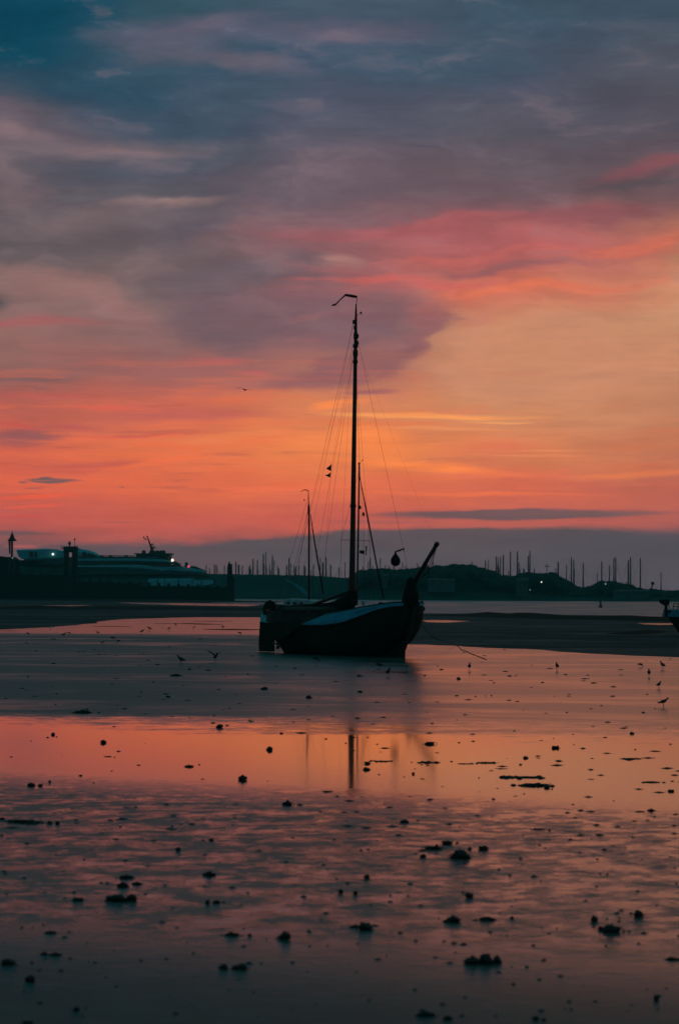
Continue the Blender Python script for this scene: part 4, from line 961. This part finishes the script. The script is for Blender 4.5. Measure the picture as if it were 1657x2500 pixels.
def flamp(px, py, m, r, name, y=-.5): 
    X, Z = F(px, py); MB().lathe((X, y, Z - r), [(r * .4, 0), (r * .9, r * .5), (r, r), (r * .9, r * 1.5), (r * .4, r * 2)], 12).build(name, m, ferry, smooth=True)
    MB().tube([(X, y, Z - r), (X, y + .3, Z - r - 1.6)], .08, 6).build('lamp_bracket', M['steel'], ferry)
flamp(129, 1353, M['lamp'], .42, 'deck_lamp', 1.2); flamp(421, 1367.5, M['lampwarm'], .5, 'deck_lamp', 1.0); flamp(460, 1383, M['lampred'], .5, 'navigation_lamp', 2.0)

for y in (1.0, 17.0):
    rl = MB(); rl.tube([P3(190, 1356, y), P3(328, 1356, y)], .07, 4); rl.tube([P3(190, 1357.8, y), P3(328, 1357.8, y)], .05, 4)
    for px in range(190, 330, 6): rl.tube([P3(px, 1356, y), P3(px, 1360, y)], .06, 4)
    rl.build('railing', M['steel'], ferry)
for px in (206, 240, 262, 300): deck('vent_box', [(px, 1354.5, 1360, 1.6), (px + 7, 1354.5, 1360, 1.6)], M['ferrydark'])
for px in range(196, 330, 9): deck('cabin_window', [(px, 1376, 1379.5, 8.98), (px + 5, 1376, 1379.5, 8.98)], M['glass'], rnd_=.05)
for px in (384, 402, 434, 468, 490): deck('hull_frame', [(px, 1413, 1428, interp([(362, 9.12), (420, 8.35), (470, 6.0), (505, 3.0)], px)), (px + 2, 1413, 1428, interp([(362, 9.12), (420, 8.35), (470, 6.0), (505, 3.0)], px + 2))], M['ferrydark'], rnd_=.05)
# loading gantry, signal tower, quay, jetty, piles
JD = 945.0
go = at_dist(172, HY, JD)
gan = empty('loading_gantry', (go.x, JD, 0), 'dark square loading gantry with dome and aerial standing in front of the ferry', 'gantry')
def G(px, py, o=go, D=JD): p = at_dist(px, py, D); return p.x - o.x, p.z
for a, b in ((158, 165), (177, 186)):
    X0, Z = G(a, 1340); X1, _ = G(b, 1340); MB().box(((X0 + X1) / 2, 0, Z / 2), (X1 - X0, 2.2, Z)).build('leg', M['pier'], gan)
    MB().box(((X0 + X1) / 2, 6, Z / 2), (X1 - X0, 1.6, Z)).build('leg', M['pier'], gan)
X0, Z0 = G(156, 1348); X1, Z1 = G(186.5, 1334); MB().box(((X0 + X1) / 2, 3, (Z0 + Z1) / 2), (X1 - X0, 8, Z1 - Z0)).build('machine_house', M['pier'], gan)
X0, Z0 = G(151, 1339); X1, _ = G(192, 1339); MB().box(((X0 + X1) / 2, 3, Z0), (X1 - X0, 8.6, .25)).build('walkway', M['steel'], gan)
for px in (151, 154, 186, 190): X0, Z0 = G(px, 1339); MB().box((X0, -1, Z0 + .6), (.15, .15, 1.2)).build('rail_post', M['steel'], gan)
X0, Z0 = G(169, 1333.5); MB().lathe((X0, 2, Z0), [(.25, 0), (.3, .6), (.5, .7), (.55, 1.3), (.35, 1.8), (.05, 2.0)], 10).build('dome', M['steel'], gan)
X0, Z0 = G(181.5, 1333.5); Z1 = G(181.5, 1316)[1]; MB().tube([(X0, 2, Z0), (X0, 2, Z1)], .09, 6).build('aerial', M['steel'], gan); MB().box((X0, 2, Z1), (.7, .5, .5)).build('aerial_head', M['steel'], gan)

so = at_dist(29, HY, JD - 10)
sig = empty('signal_tower', (so.x, JD - 10, 0), 'slender harbour signal tower with a pointed hat-like top, far left', 'tower')
S = lambda px, py: G(px, py, so, JD - 10)
X0, Z0 = S(29, 1361); Z1 = S(29, 1319)[1]
MB().tube([(0, 0, Z0), (0, 0, Z1)], [.42, .40], 8).build('column', M['pier'], sig)
MB().tube([(-.85, 0, Z0 + 1.4), (-.95, 0, Z1)], [.28, .5], 6).build('ladder_cage', M['alu'], sig)
MB().lathe((0, 0, Z1 - .3), [(1.7, 0), (1.75, .3), (1.2, .9), (.95, 1.2), (.65, 2.2), (.25, 2.9), (.06, 4.0)], 10).build('hat', M['pier'], sig)
tb = MB()
for s in (-1, 1):
    for k in range(5):
        z0 = Z0 * k / 5; z1 = Z0 * (k + 1) / 5
        tb.tube([(s * 1.1, 0, z0), (-s * 1.1, 0, z1)], .12, 4)
    tb.tube([(s * 1.2, 0, 0), (s * 1.0, 0, Z0)], .2, 6)
tb.box((0, 0, Z0), (3.4, 2.4, .4)); tb.build('lattice_base', M['alu'], sig)
X0, Z0 = S(32.5, 1362); MB().lathe((X0, -1.3, Z0 - .3), [(.1, 0), (.25, .15), (.28, .3), (.1, .55)], 8).build('lamp', M['lampdim'], sig)
X0, Z0 = S(49, 1362.5)
lamp(49, 1362.5, JD - 10, 'small faint lamp on the quay right of the signal tower', M['lampdim'], .26)

def quay(name, pts, D0, D1, label, m=M['pier']):
    pp = [at_dist(a, b, D0) for a, b in pts]; o0 = pp[0]
    o = MB().prism([(p.x - o0.x, max(p.z, -.4)) for p in pp], 0, D1 - D0).build(name, m, None); o.location = (o0.x, D0, 0)
    return o
q1 = quay('quay_building', [(-140, 1475), (-140, 1352), (-40, 1356), (4, 1358), (30, 1362), (30, 1380), (92, 1381), (92, 1368), (32, 1367), (32, 1475)], JD - 6, JD + 14, '')
tag(q1, 'dark quayside terminal block at the left edge under the signal tower', 'building')
q2 = quay('jetty', [(-160, 1475), (-160, 1412), (30, 1400), (95, 1404), (160, 1404), (162, 1418), (340, 1426), (350, 1432), (556, 1434), (556, 1475)], JD - 12, JD - 7, '')
tag(q2, 'long dark timber jetty in front of the ferry, reaching to the tall mooring pile', 'jetty')
for px in range(-20, 556, 24):
    X0, Z0 = far_pt(px, interp([(0, 1399), (95, 1402), (160, 1410), (340, 1424), (556, 1432)], px), JD - 13)
    MB().box((X0 - q2.location.x, JD - 12.4 - q2.location.y, Z0 / 2), (1.0, .7, Z0 + .8)).build('fender_pile', M['pier'], q2)
po = at_dist(563, HY, JD - 20)
pile = empty('mooring_pile', (po.x, JD - 20, 0), 'tall dark mooring dolphin with a pointed pile at the right end of the jetty', 'mooring post')
Z1 = G(563, 1409, po, JD - 20)[1]; Z2 = G(561, 1377, po, JD - 20)[1]
MB().box((0, 1.5, Z1 / 2 - .4), (2.9, 3.5, Z1 + .8)).build('fender_block', M['pier'], pile)
mb = MB(); mb.tube([(-.35, 1.2, Z1 - 1), (-.35, 1.2, Z2)], [1.0, .85], 10); mb.build('steel_pile', M['pier'], pile)
MB().tube([(-.6, 1.2, Z2 - .2), (-.6, 1.2, Z2 + .9)], [.5, .15], 8).build('cap', M['pier'], pile)
MB().box((.9, .5, Z1 + .6), (.25, .25, 1.4)).build('ladder_head', M['steel'], pile)

# ------------------------------------------------------------------ birds
def bird_mesh(kind, m, seed=0):
    """one continuous body lofted from tail to bill; legs and wings grown from the same mesh. About 0.30 m long, feet at z=0"""
    mb = MB()
    if kind == 'feed': spine = [(-.15, .17, .010), (-.10, .165, .024), (-.03, .155, .046), (.04, .14, .043), (.08, .115, .026), (.10, .085, .020), (.115, .062, .024), (.13, .048, .014), (.145, .034, .006), (.165, .008, .003)]
    elif kind == 'fly': spine = [(-.19, 0, .012), (-.12, .0, .022), (-.04, 0, .045), (.05, .005, .045), (.11, .015, .028), (.145, .022, .03), (.175, .018, .016), (.20, .010, .007), (.225, .004, .003)]
    else: spine = [(-.165, .105, .008), (-.11, .125, .022), (-.03, .15, .050), (.045, .175, .046), (.085, .205, .027), (.10, .23, .021), (.113, .25, .027), (.135, .253, .018), (.155, .248, .008), (.185, .238, .003)]
    mb.tube([(x, 0, z) for x, z, r in spine], [r for x, z, r in spine], 10)
    if kind in ('stand', 'feed', 'raise'):
        for s in (-1, 1): mb.tube([(.0, s * .02, .12), (.004, s * .022, .06), (-.006, s * .022, .012), (.03, s * .024, .0)], [.010, .005, .005, .004], 5)
        if kind != 'raise':
            for s in (-1, 1): mb.tube([(-.17, s * .012, .118), (-.09, s * .035, .135), (0, s * .047, .155), (.05, s * .035, .175)], [.006, .022, .034, .012], 8, flat=.35)
    if kind == 'raise':
        for s in (-1, 1): mb.grid([[(.05, s * .03, .19), (-.05, s * .03, .17)], [(.07, s * .10, .26), (-.06, s * .10, .24)], [(.03, s * .18, .31), (-.08, s * .17, .285)], [(-.07, s * .26, .345), (-.10, s * .25, .33)]])
    if kind == 'fly':
        for s in (-1, 1): mb.grid([[(.07, s * .03, .02), (.06, s * .03, .0), (-.05, s * .03, .01)], [(.10, s * .18, .075), (.09, s * .18, .06), (-.03, s * .17, .06)], [(.05, s * .36, .07), (.04, s * .36, .062), (-.06, s * .34, .06)], [(-.06, s * .56, .0), (-.07, s * .56, -.003), (-.09, s * .53, .0)]])
    return mb.mesh('bird', m, True)
HAZE = True
BMs = {k: bird_mesh(k, M['bird']) for k in ('stand', 'feed', 'raise', 'fly')}
BMs['gull'] = bird_mesh('stand', M['gull'])
GB = {'pool': 'in the orange pool', 'left': 'on grey shallows left', 'right': 'on shallows right of the barge'}; bi = []
birds = [(124,1536,'gull',1.0,0,'single white bird at the left end of the orange pool'),(69,1551,'stand',.9,2.6,'left'),(157,1555,'stand',1.2,.4,'left'),(170,1549,'feed',.9,0,'left'),(239,1549,'stand',1,3,'pool'),
 (277,1563,'feed',1.2,0,'left'),(289,1569,'feed',.9,3,'left'),(251,1573,'stand',.8,0,'left'),(347,1547,'stand',1.25,.3,'pool'),(365,1540,'stand',1.35,3,'pool'),(413,1539,'stand',1.1,0,'pool'),(429,1528,'stand',.9,3,'pool'),
 (474,1535,'stand',.9,0,'pool'),(544,1535,'stand',1.1,3,'pool'),(586,1550,'feed',1.1,0,'pool'),
 (442,1622,'stand',1.5,2.5,'dark gull with cocked tail on the left shallows, left of the wing-raising gull'),(526,1615,'raise',1.5,1.2,'gull raising both wings on the shallows left of the barge stern'),
 (773,1617,'feed',1.2,0,'bird feeding close under the barge hull, left of the mast'),(924,1633,'stand',1.25,2.5,'right'),(947,1653,'stand',1.35,1.2,'right'),(1145,1637,'stand',1.2,1.4,'right'),(1359,1637,'stand',1.3,1.7,'right'),
 (1563,1629,'feed',.9,0,'right'),(1616,1634,'stand',1.3,2.0,'right'),(1583,1653,'stand',1.2,1.5,'upright dark wading bird seen end-on near the right edge, above the two largest birds'),
 (1607,1681,'stand',.95,.9,'dark wading bird near the right edge, between the end-on bird and the largest bird'),(1618,1726,'stand',1.0,0.05,'largest wading bird in view, in profile facing right near the right edge')]
for px, py, kind, s, rz, lab in birds:
    p = on_ground(px, py)
    o = bpy.data.objects.new('gull' if kind in ('gull', 'raise') else 'wading_bird', BMs[kind]); COL.objects.link(o)
    o.location = (p.x, p.y, .004); o.scale = (s * 1.18,) * 3; o.rotation_euler.z = rz
    tag(o, lab, 'bird', 'birds on the tidal flat')
    if lab in GB: bi.append((px, o, GB[lab]))
place_labels(bi, 'small dark wading bird', 'birds on the tidal flat')
p = at_dist(598, 952, 170)
o = bpy.data.objects.new('flying_bird', BMs['fly']); COL.objects.link(o); o.location = p; o.scale = (1.25,) * 3; o.rotation_euler = (R(8), R(-6), R(118))
tag(o, 'dark gull flying with wings spread, high in the sky left of the barge mast', 'bird')

# ------------------------------------------------------------------ seaweed and mussel clumps lying on the flat
def clump(px, py, w, h, seed):
    """py: the middle row of the lump"""
    base = on_ground(px, py + h * .42); D = base.y; k = D / FPX
    W_, H_ = w * k, h * k * .95
    rd = random.Random(seed); mb = MB(); n = max(2, min(9, int(round(w / max(h, 3) * 1.6)) + 1))
    flat = h <= 6
    if flat: H_ *= .55; W_ *= .85; n = max(3, min(14, int(w / 5)))
    for i in range(n):
        t = (i + .5) / n - .5 if n > 1 else 0
        big = 1 - abs(t) * rd.uniform(.3, 1.4)
        r = min(W_ / 2, max(W_ / n * 1.15, H_ * .55)) * (rd.uniform(.5, 1.05) if flat else rd.uniform(.75, 1.0))
        cx = t * (W_ - r * 1.2); hh = H_ * (1.0 if flat else rd.uniform(.62, 1.0)) * max(.45, big)
        sd = rd.random() * 99; dy = rd.uniform(-.3, .3) * W_ * .4
        mb.add([(cx + v.x * r * (1 + .6 * noise.noise(v * 1.9 + Vector((sd, 0, 0)))), dy + v.y * r * .8, max(-.006, (v.z * .5 + .42) * hh * (1 + .55 * noise.noise(v * 2.3 + Vector((0, sd, 0)))))) for v in IV], IFc)
    for i in range(4 + int(w / 6)):      # crumbs of weed and shell round the foot
        a = rd.uniform(0, 6.28); q = rd.uniform(.45, .75); e = max(W_, H_) * rd.uniform(.05, .13)
        cx, cy = math.cos(a) * W_ * q, math.sin(a) * W_ * q * .8
        mb.lathe((cx, cy, -.003), [(e, 0), (e * .9, e * .3), (e * .3, e * .55)], 5)
    for i in range(3 + int(w / 8)):      # loose fronds
        a = rd.uniform(0, 6.28); l = W_ * rd.uniform(.3, .62); x0 = rd.uniform(-.3, .3) * W_
        p0 = Vector((x0, 0, H_ * .4)); p1 = Vector((x0 + math.cos(a) * l * .6, math.sin(a) * l * .4, H_ * rd.uniform(.1, .5))); p2 = Vector((x0 + math.cos(a) * l, math.sin(a) * l * .7, .002))
        mb.tube([p0, p1, p2], [W_ * .035, W_ * .03, W_ * .01], 4)
    o = mb.build('seaweed_strand' if (flat and w > 18) else 'seaweed_clump', M['weed'], smooth=True); o.location = (base.x, base.y, .003)
    o.rotation_euler.z = rd.uniform(-.15, .15)
    return o
CL = [
(132,1559,14,4),(131,1619,12,5),(69,1651,7,6),(385,1621,14,5),(463,1633,12,6),(508,1635,16,6),(430,1648,26,7),(720,1630,10,6),(605,1645,6,5),(644,1680,15,10),(754,1701,14,10),(405,1693,14,6),(411,1700,12,7),(345,1689,8,4),(305,1729,14,6),(204,1737,38,11),(183,1739,14,4),(242,1739,8,5),(523,1746,8,4),
(877,1649,13,7),(879,1688,11,7),(912,1638,6,4),(1077,1633,11,6),(1036,1648,8,5),(1119,1656,10,7),(1205,1666,8,4),(1243,1649,14,5),(1258,1649,6,3),(1323,1665,10,4),(1448,1666,18,5),(1569,1738,10,6),(1160,1699,6,4),(1199,1697,5,5),(872,1752,16,6),
(130,1791,9,8),(139,1798,5,4),(253,1809,14,12),(536,1771,15,14),(687,1789,10,6),(658,1826,14,13),(592,1897,20,16),(462,1869,22,8),(487,1866,6,4),(339,1867,12,4),(264,1846,20,4),(197,1892,12,6),(77,1914,20,12),(99,1916,13,9),(122,1907,7,8),(701,1960,24,13),(798,1931,24,6),(782,1980,8,5),(332,1969,9,6),(66,2004,70,11),(6,1998,14,8),(122,2007,14,10),(141,2008,10,10),(516,2049,12,9),(497,2051,12,4),(435,2072,11,12),(307,2100,12,6),
(1047,1813,24,10),(1355,1823,18,10),(1282,1848,13,8),(1270,1865,10,6),(940,1825,20,5),(897,1862,16,7),(930,1858,50,3),(894,1876,18,9),(1008,1887,7,8),(925,1890,6,4),(1041,1861,60,3),(1141,1864,40,3),(1189,1861,50,5),(1223,1876,30,3),(1278,1897,85,4),(1299,1915,70,8),(1334,1920,14,10),(1347,1925,6,5),(1542,1789,11,7),(1481,1838,18,4),(1363,1856,18,6),(1539,1851,40,5),(1581,1849,26,5),(1597,1833,24,4),(1476,1799,14,4),(1589,1908,50,6),(1645,1891,20,5),(1637,1930,16,7),(1442,1902,20,3),(1416,1977,16,6),(1588,1977,18,7),(1560,1980,25,5),(1648,1987,14,5),(987,2004,22,11),(1020,2002,8,4),(1314,2023,32,6),(1341,2025,8,6),(1421,2036,6,5),(1474,2073,14,6),
(1091,2055,26,16),(1115,2056,9,6),(1057,2068,40,14),(1030,2075,20,6),(1032,2088,14,13),(1123,2085,46,28),(1146,2071,10,7),(1179,2069,24,12),
(310,2139,34,13),(299,2158,28,16),(335,2155,26,11),(286,2189,50,28),(322,2191,26,19),(191,2195,27,12),(159,2191,8,6),(511,2132,32,14),(507,2201,10,16),(528,2201,20,12),(543,2202,8,5),(355,2182,12,4),(124,2276,28,8),(566,2280,36,12),(610,2282,9,9),(693,2281,28,28),(110,2328,22,9),(136,2329,28,11),(20,2347,32,22),(546,2358,22,20),(585,2359,38,19),(74,2388,22,24),(187,2463,14,14),(69,2496,28,12),
(895,2140,13,13),(832,2175,12,12),(867,2178,12,15),(1145,2183,18,22),(892,2261,34,24),(864,2262,22,8),(914,2258,18,6),(1104,2243,40,20),(1189,2242,40,12),(1160,2245,16,5),(1249,2240,10,9),(1450,2243,17,17),(1492,2265,44,24),(1471,2265,26,14),(1557,2230,22,20),(1539,2228,14,5),(1464,2131,9,6),(1481,2133,7,6),(1152,2344,36,24),(1184,2341,36,30),(1212,2344,26,19),(1642,2340,34,9),(1601,2437,12,17),(1038,2473,44,19),(1092,2483,22,18),(1307,2485,16,13),(1326,2489,12,8)]
own = {(204,1737): 'long low seaweed clump on the grey shallows at left, the widest there', (536,1771): 'round seaweed ball at the top edge of the orange band, left of the mast reflection',
 (592,1897): 'dark round seaweed ball in the lower orange band, left of the mast reflection', (253,1809): 'round seaweed lump alone in the orange band at far left', (658,1826): 'round seaweed ball in the orange band nearest left of the mast reflection',
 (701,1960): 'low seaweed clump just below the orange band, left of the mast reflection', (66,2004): 'long black bar of seaweed at the left edge below the orange band', (1047,1813): 'seaweed clump high in the orange band below the barge bow',
 (1355,1823): 'rounded seaweed clump high in the orange band at right', (1278,1897): 'longest thin seaweed strand in the orange band at right, upper of two close strands', (1299,1915): 'thick long seaweed strand in the orange band at right, lower of two close strands',
 (1123,2085): 'largest seaweed lump of the cluster right of centre below the orange band', (1091,2055): 'topmost seaweed lump of the cluster right of centre below the orange band', (1057,2068): 'flat wide seaweed clump at the left of the cluster right of centre', (1179,2069): 'seaweed clump at the right end of the cluster right of centre', (1032,2088): 'small seaweed lump at the lower left of the cluster right of centre',
 (286,2189): 'largest black seaweed mound at lower left, lowest of its cluster', (322,2191): 'seaweed lump touching the right side of the largest mound at lower left', (310,2139): 'topmost flat seaweed clump above the largest mound at lower left', (299,2158): 'middle seaweed clump directly above the largest mound at lower left', (335,2155): 'seaweed clump above and right of the largest mound at lower left', (191,2195): 'seaweed clump left of the largest mound at lower left',
 (511,2132): 'blocky seaweed clump above the foreground, left of centre', (693,2281): 'tall round black seaweed lump in the lower middle foreground', (892,2261): 'dark round seaweed lump with trailing fronds below the picture centre', (864,2262): 'frond trailing left of the round lump below the picture centre', (914,2258): 'frond trailing right of the round lump below the picture centre', (1104,2243): 'square black seaweed clump in the right foreground, left of a flatter one', (1189,2242): 'flat seaweed clump right of the square black one',
 (1492,2265): 'large seaweed clump in the foreground near the right edge', (1557,2230): 'round seaweed lump above and right of the large clump near the right edge', (1145,2183): 'upright seaweed lump right of centre above the foreground', (1450,2243): 'small seaweed lump above left of the large clump near the right edge',
 (1152,2344): 'left lump of the biggest black seaweed heap at lower right', (1184,2341): 'middle lump of the biggest black seaweed heap at lower right', (1212,2344): 'right lump of the biggest black seaweed heap at lower right', (1038,2473): 'wide seaweed clump at the bottom edge right of centre', (1092,2483): 'round seaweed lump at the bottom edge beside the wide clump',
 (20,2347): 'dark seaweed clump touching the left edge near the bottom', (74,2388): 'round seaweed lump near the lower left corner', (546,2358): 'round left one of a pair of seaweed lumps at the bottom, left of centre', (585,2359): 'wider right one of a pair of seaweed lumps at the bottom, left of centre', (69,2496): 'seaweed lump cut by the bottom edge at the left corner'}
def region(px, py, w, h):
    side = 'left' if px < 560 else ('middle' if px < 1110 else 'right')
    zone = 'on the grey shallows' if py < 1765 else 'in the orange band' if py < 1955 else 'on the mottled flat' if py < 2120 else 'in the dark foreground'
    kind = 'thin seaweed strand' if (h <= 6 and w > 18) else ('tiny seaweed speck' if w < 13 else 'small seaweed clump')
    return kind, zone + ', ' + side + ' part'
ci = {}
for i, (px, py, w, h) in enumerate(CL):
    o = clump(px, py, w, h, i + 1)
    l = own.get((px, py))
    tag(o, l, 'seaweed', 'seaweed clumps scattered on the flat')
    if not l:
        k, z = region(px, py, w, h); ci.setdefault(k, []).append((px, o, z))
for k, its in ci.items(): place_labels(its, k, 'seaweed clumps scattered on the flat')

# fragments too small and too many to count: shell, worm casts, torn weed
lit = MB(); rd = random.Random(21)
for k in range(620):
    px, py = rd.uniform(-40, 1700), 1560 + 930 * rd.random() ** 1.2
    if 1770 < py < 1960 and px < 850 and rd.random() < .7: continue
    p = on_ground(px, py); e = rd.uniform(.006, .022) * (1 + p.y / 60); l = rd.uniform(1, 4.5) if py < 2050 else rd.uniform(.8, 2)
    a = rd.uniform(-.5, .5)
    lit.add([(p.x + (math.cos(a) * u * l - math.sin(a) * v) * e, p.y + (math.sin(a) * u * l + math.cos(a) * v) * e, z) for u, v, z in ((-1, -.4, .002), (-.3, -1, .002), (.8, -.7, .002), (1, .3, .002), (.2, 1, .002), (-.7, .8, .002), (0, 0, e * .8))], [(0, 1, 6), (1, 2, 6), (2, 3, 6), (3, 4, 6), (4, 5, 6), (5, 0, 6)])
tag(lit.build('weed_litter', M['weed']), 'fine litter of weed scraps and worm casts strewn over the wet flat', 'litter', kind='stuff')

# ------------------------------------------------------------------ the damp evening air
hz = MB().add([(x, y, z) for z in (-1.2, 34.0) for x, y in ((-420, -45), (420, -45), (420, 1420), (-420, 1420))], [(3, 2, 1, 0), (4, 5, 6, 7), (0, 1, 5, 4), (1, 2, 6, 5), (2, 3, 7, 6), (3, 0, 4, 7)])
hm = bpy.data.materials.new('evening_haze'); hm.use_nodes = True; t = NT(hm.node_tree); t.n.clear()
pv = t.node('ShaderNodeVolumePrincipled'); pv.inputs['Color'].default_value = (0.25, 0.92, 0.86, 1); pv.inputs['Density'].default_value = 0.00014
oo = t.node('ShaderNodeOutputMaterial'); t.l.new(pv.outputs[0], oo.inputs['Volume'])
tag(hz.build('haze', hm), 'thin evening haze over the flat and the far shore', 'haze', kind='stuff')
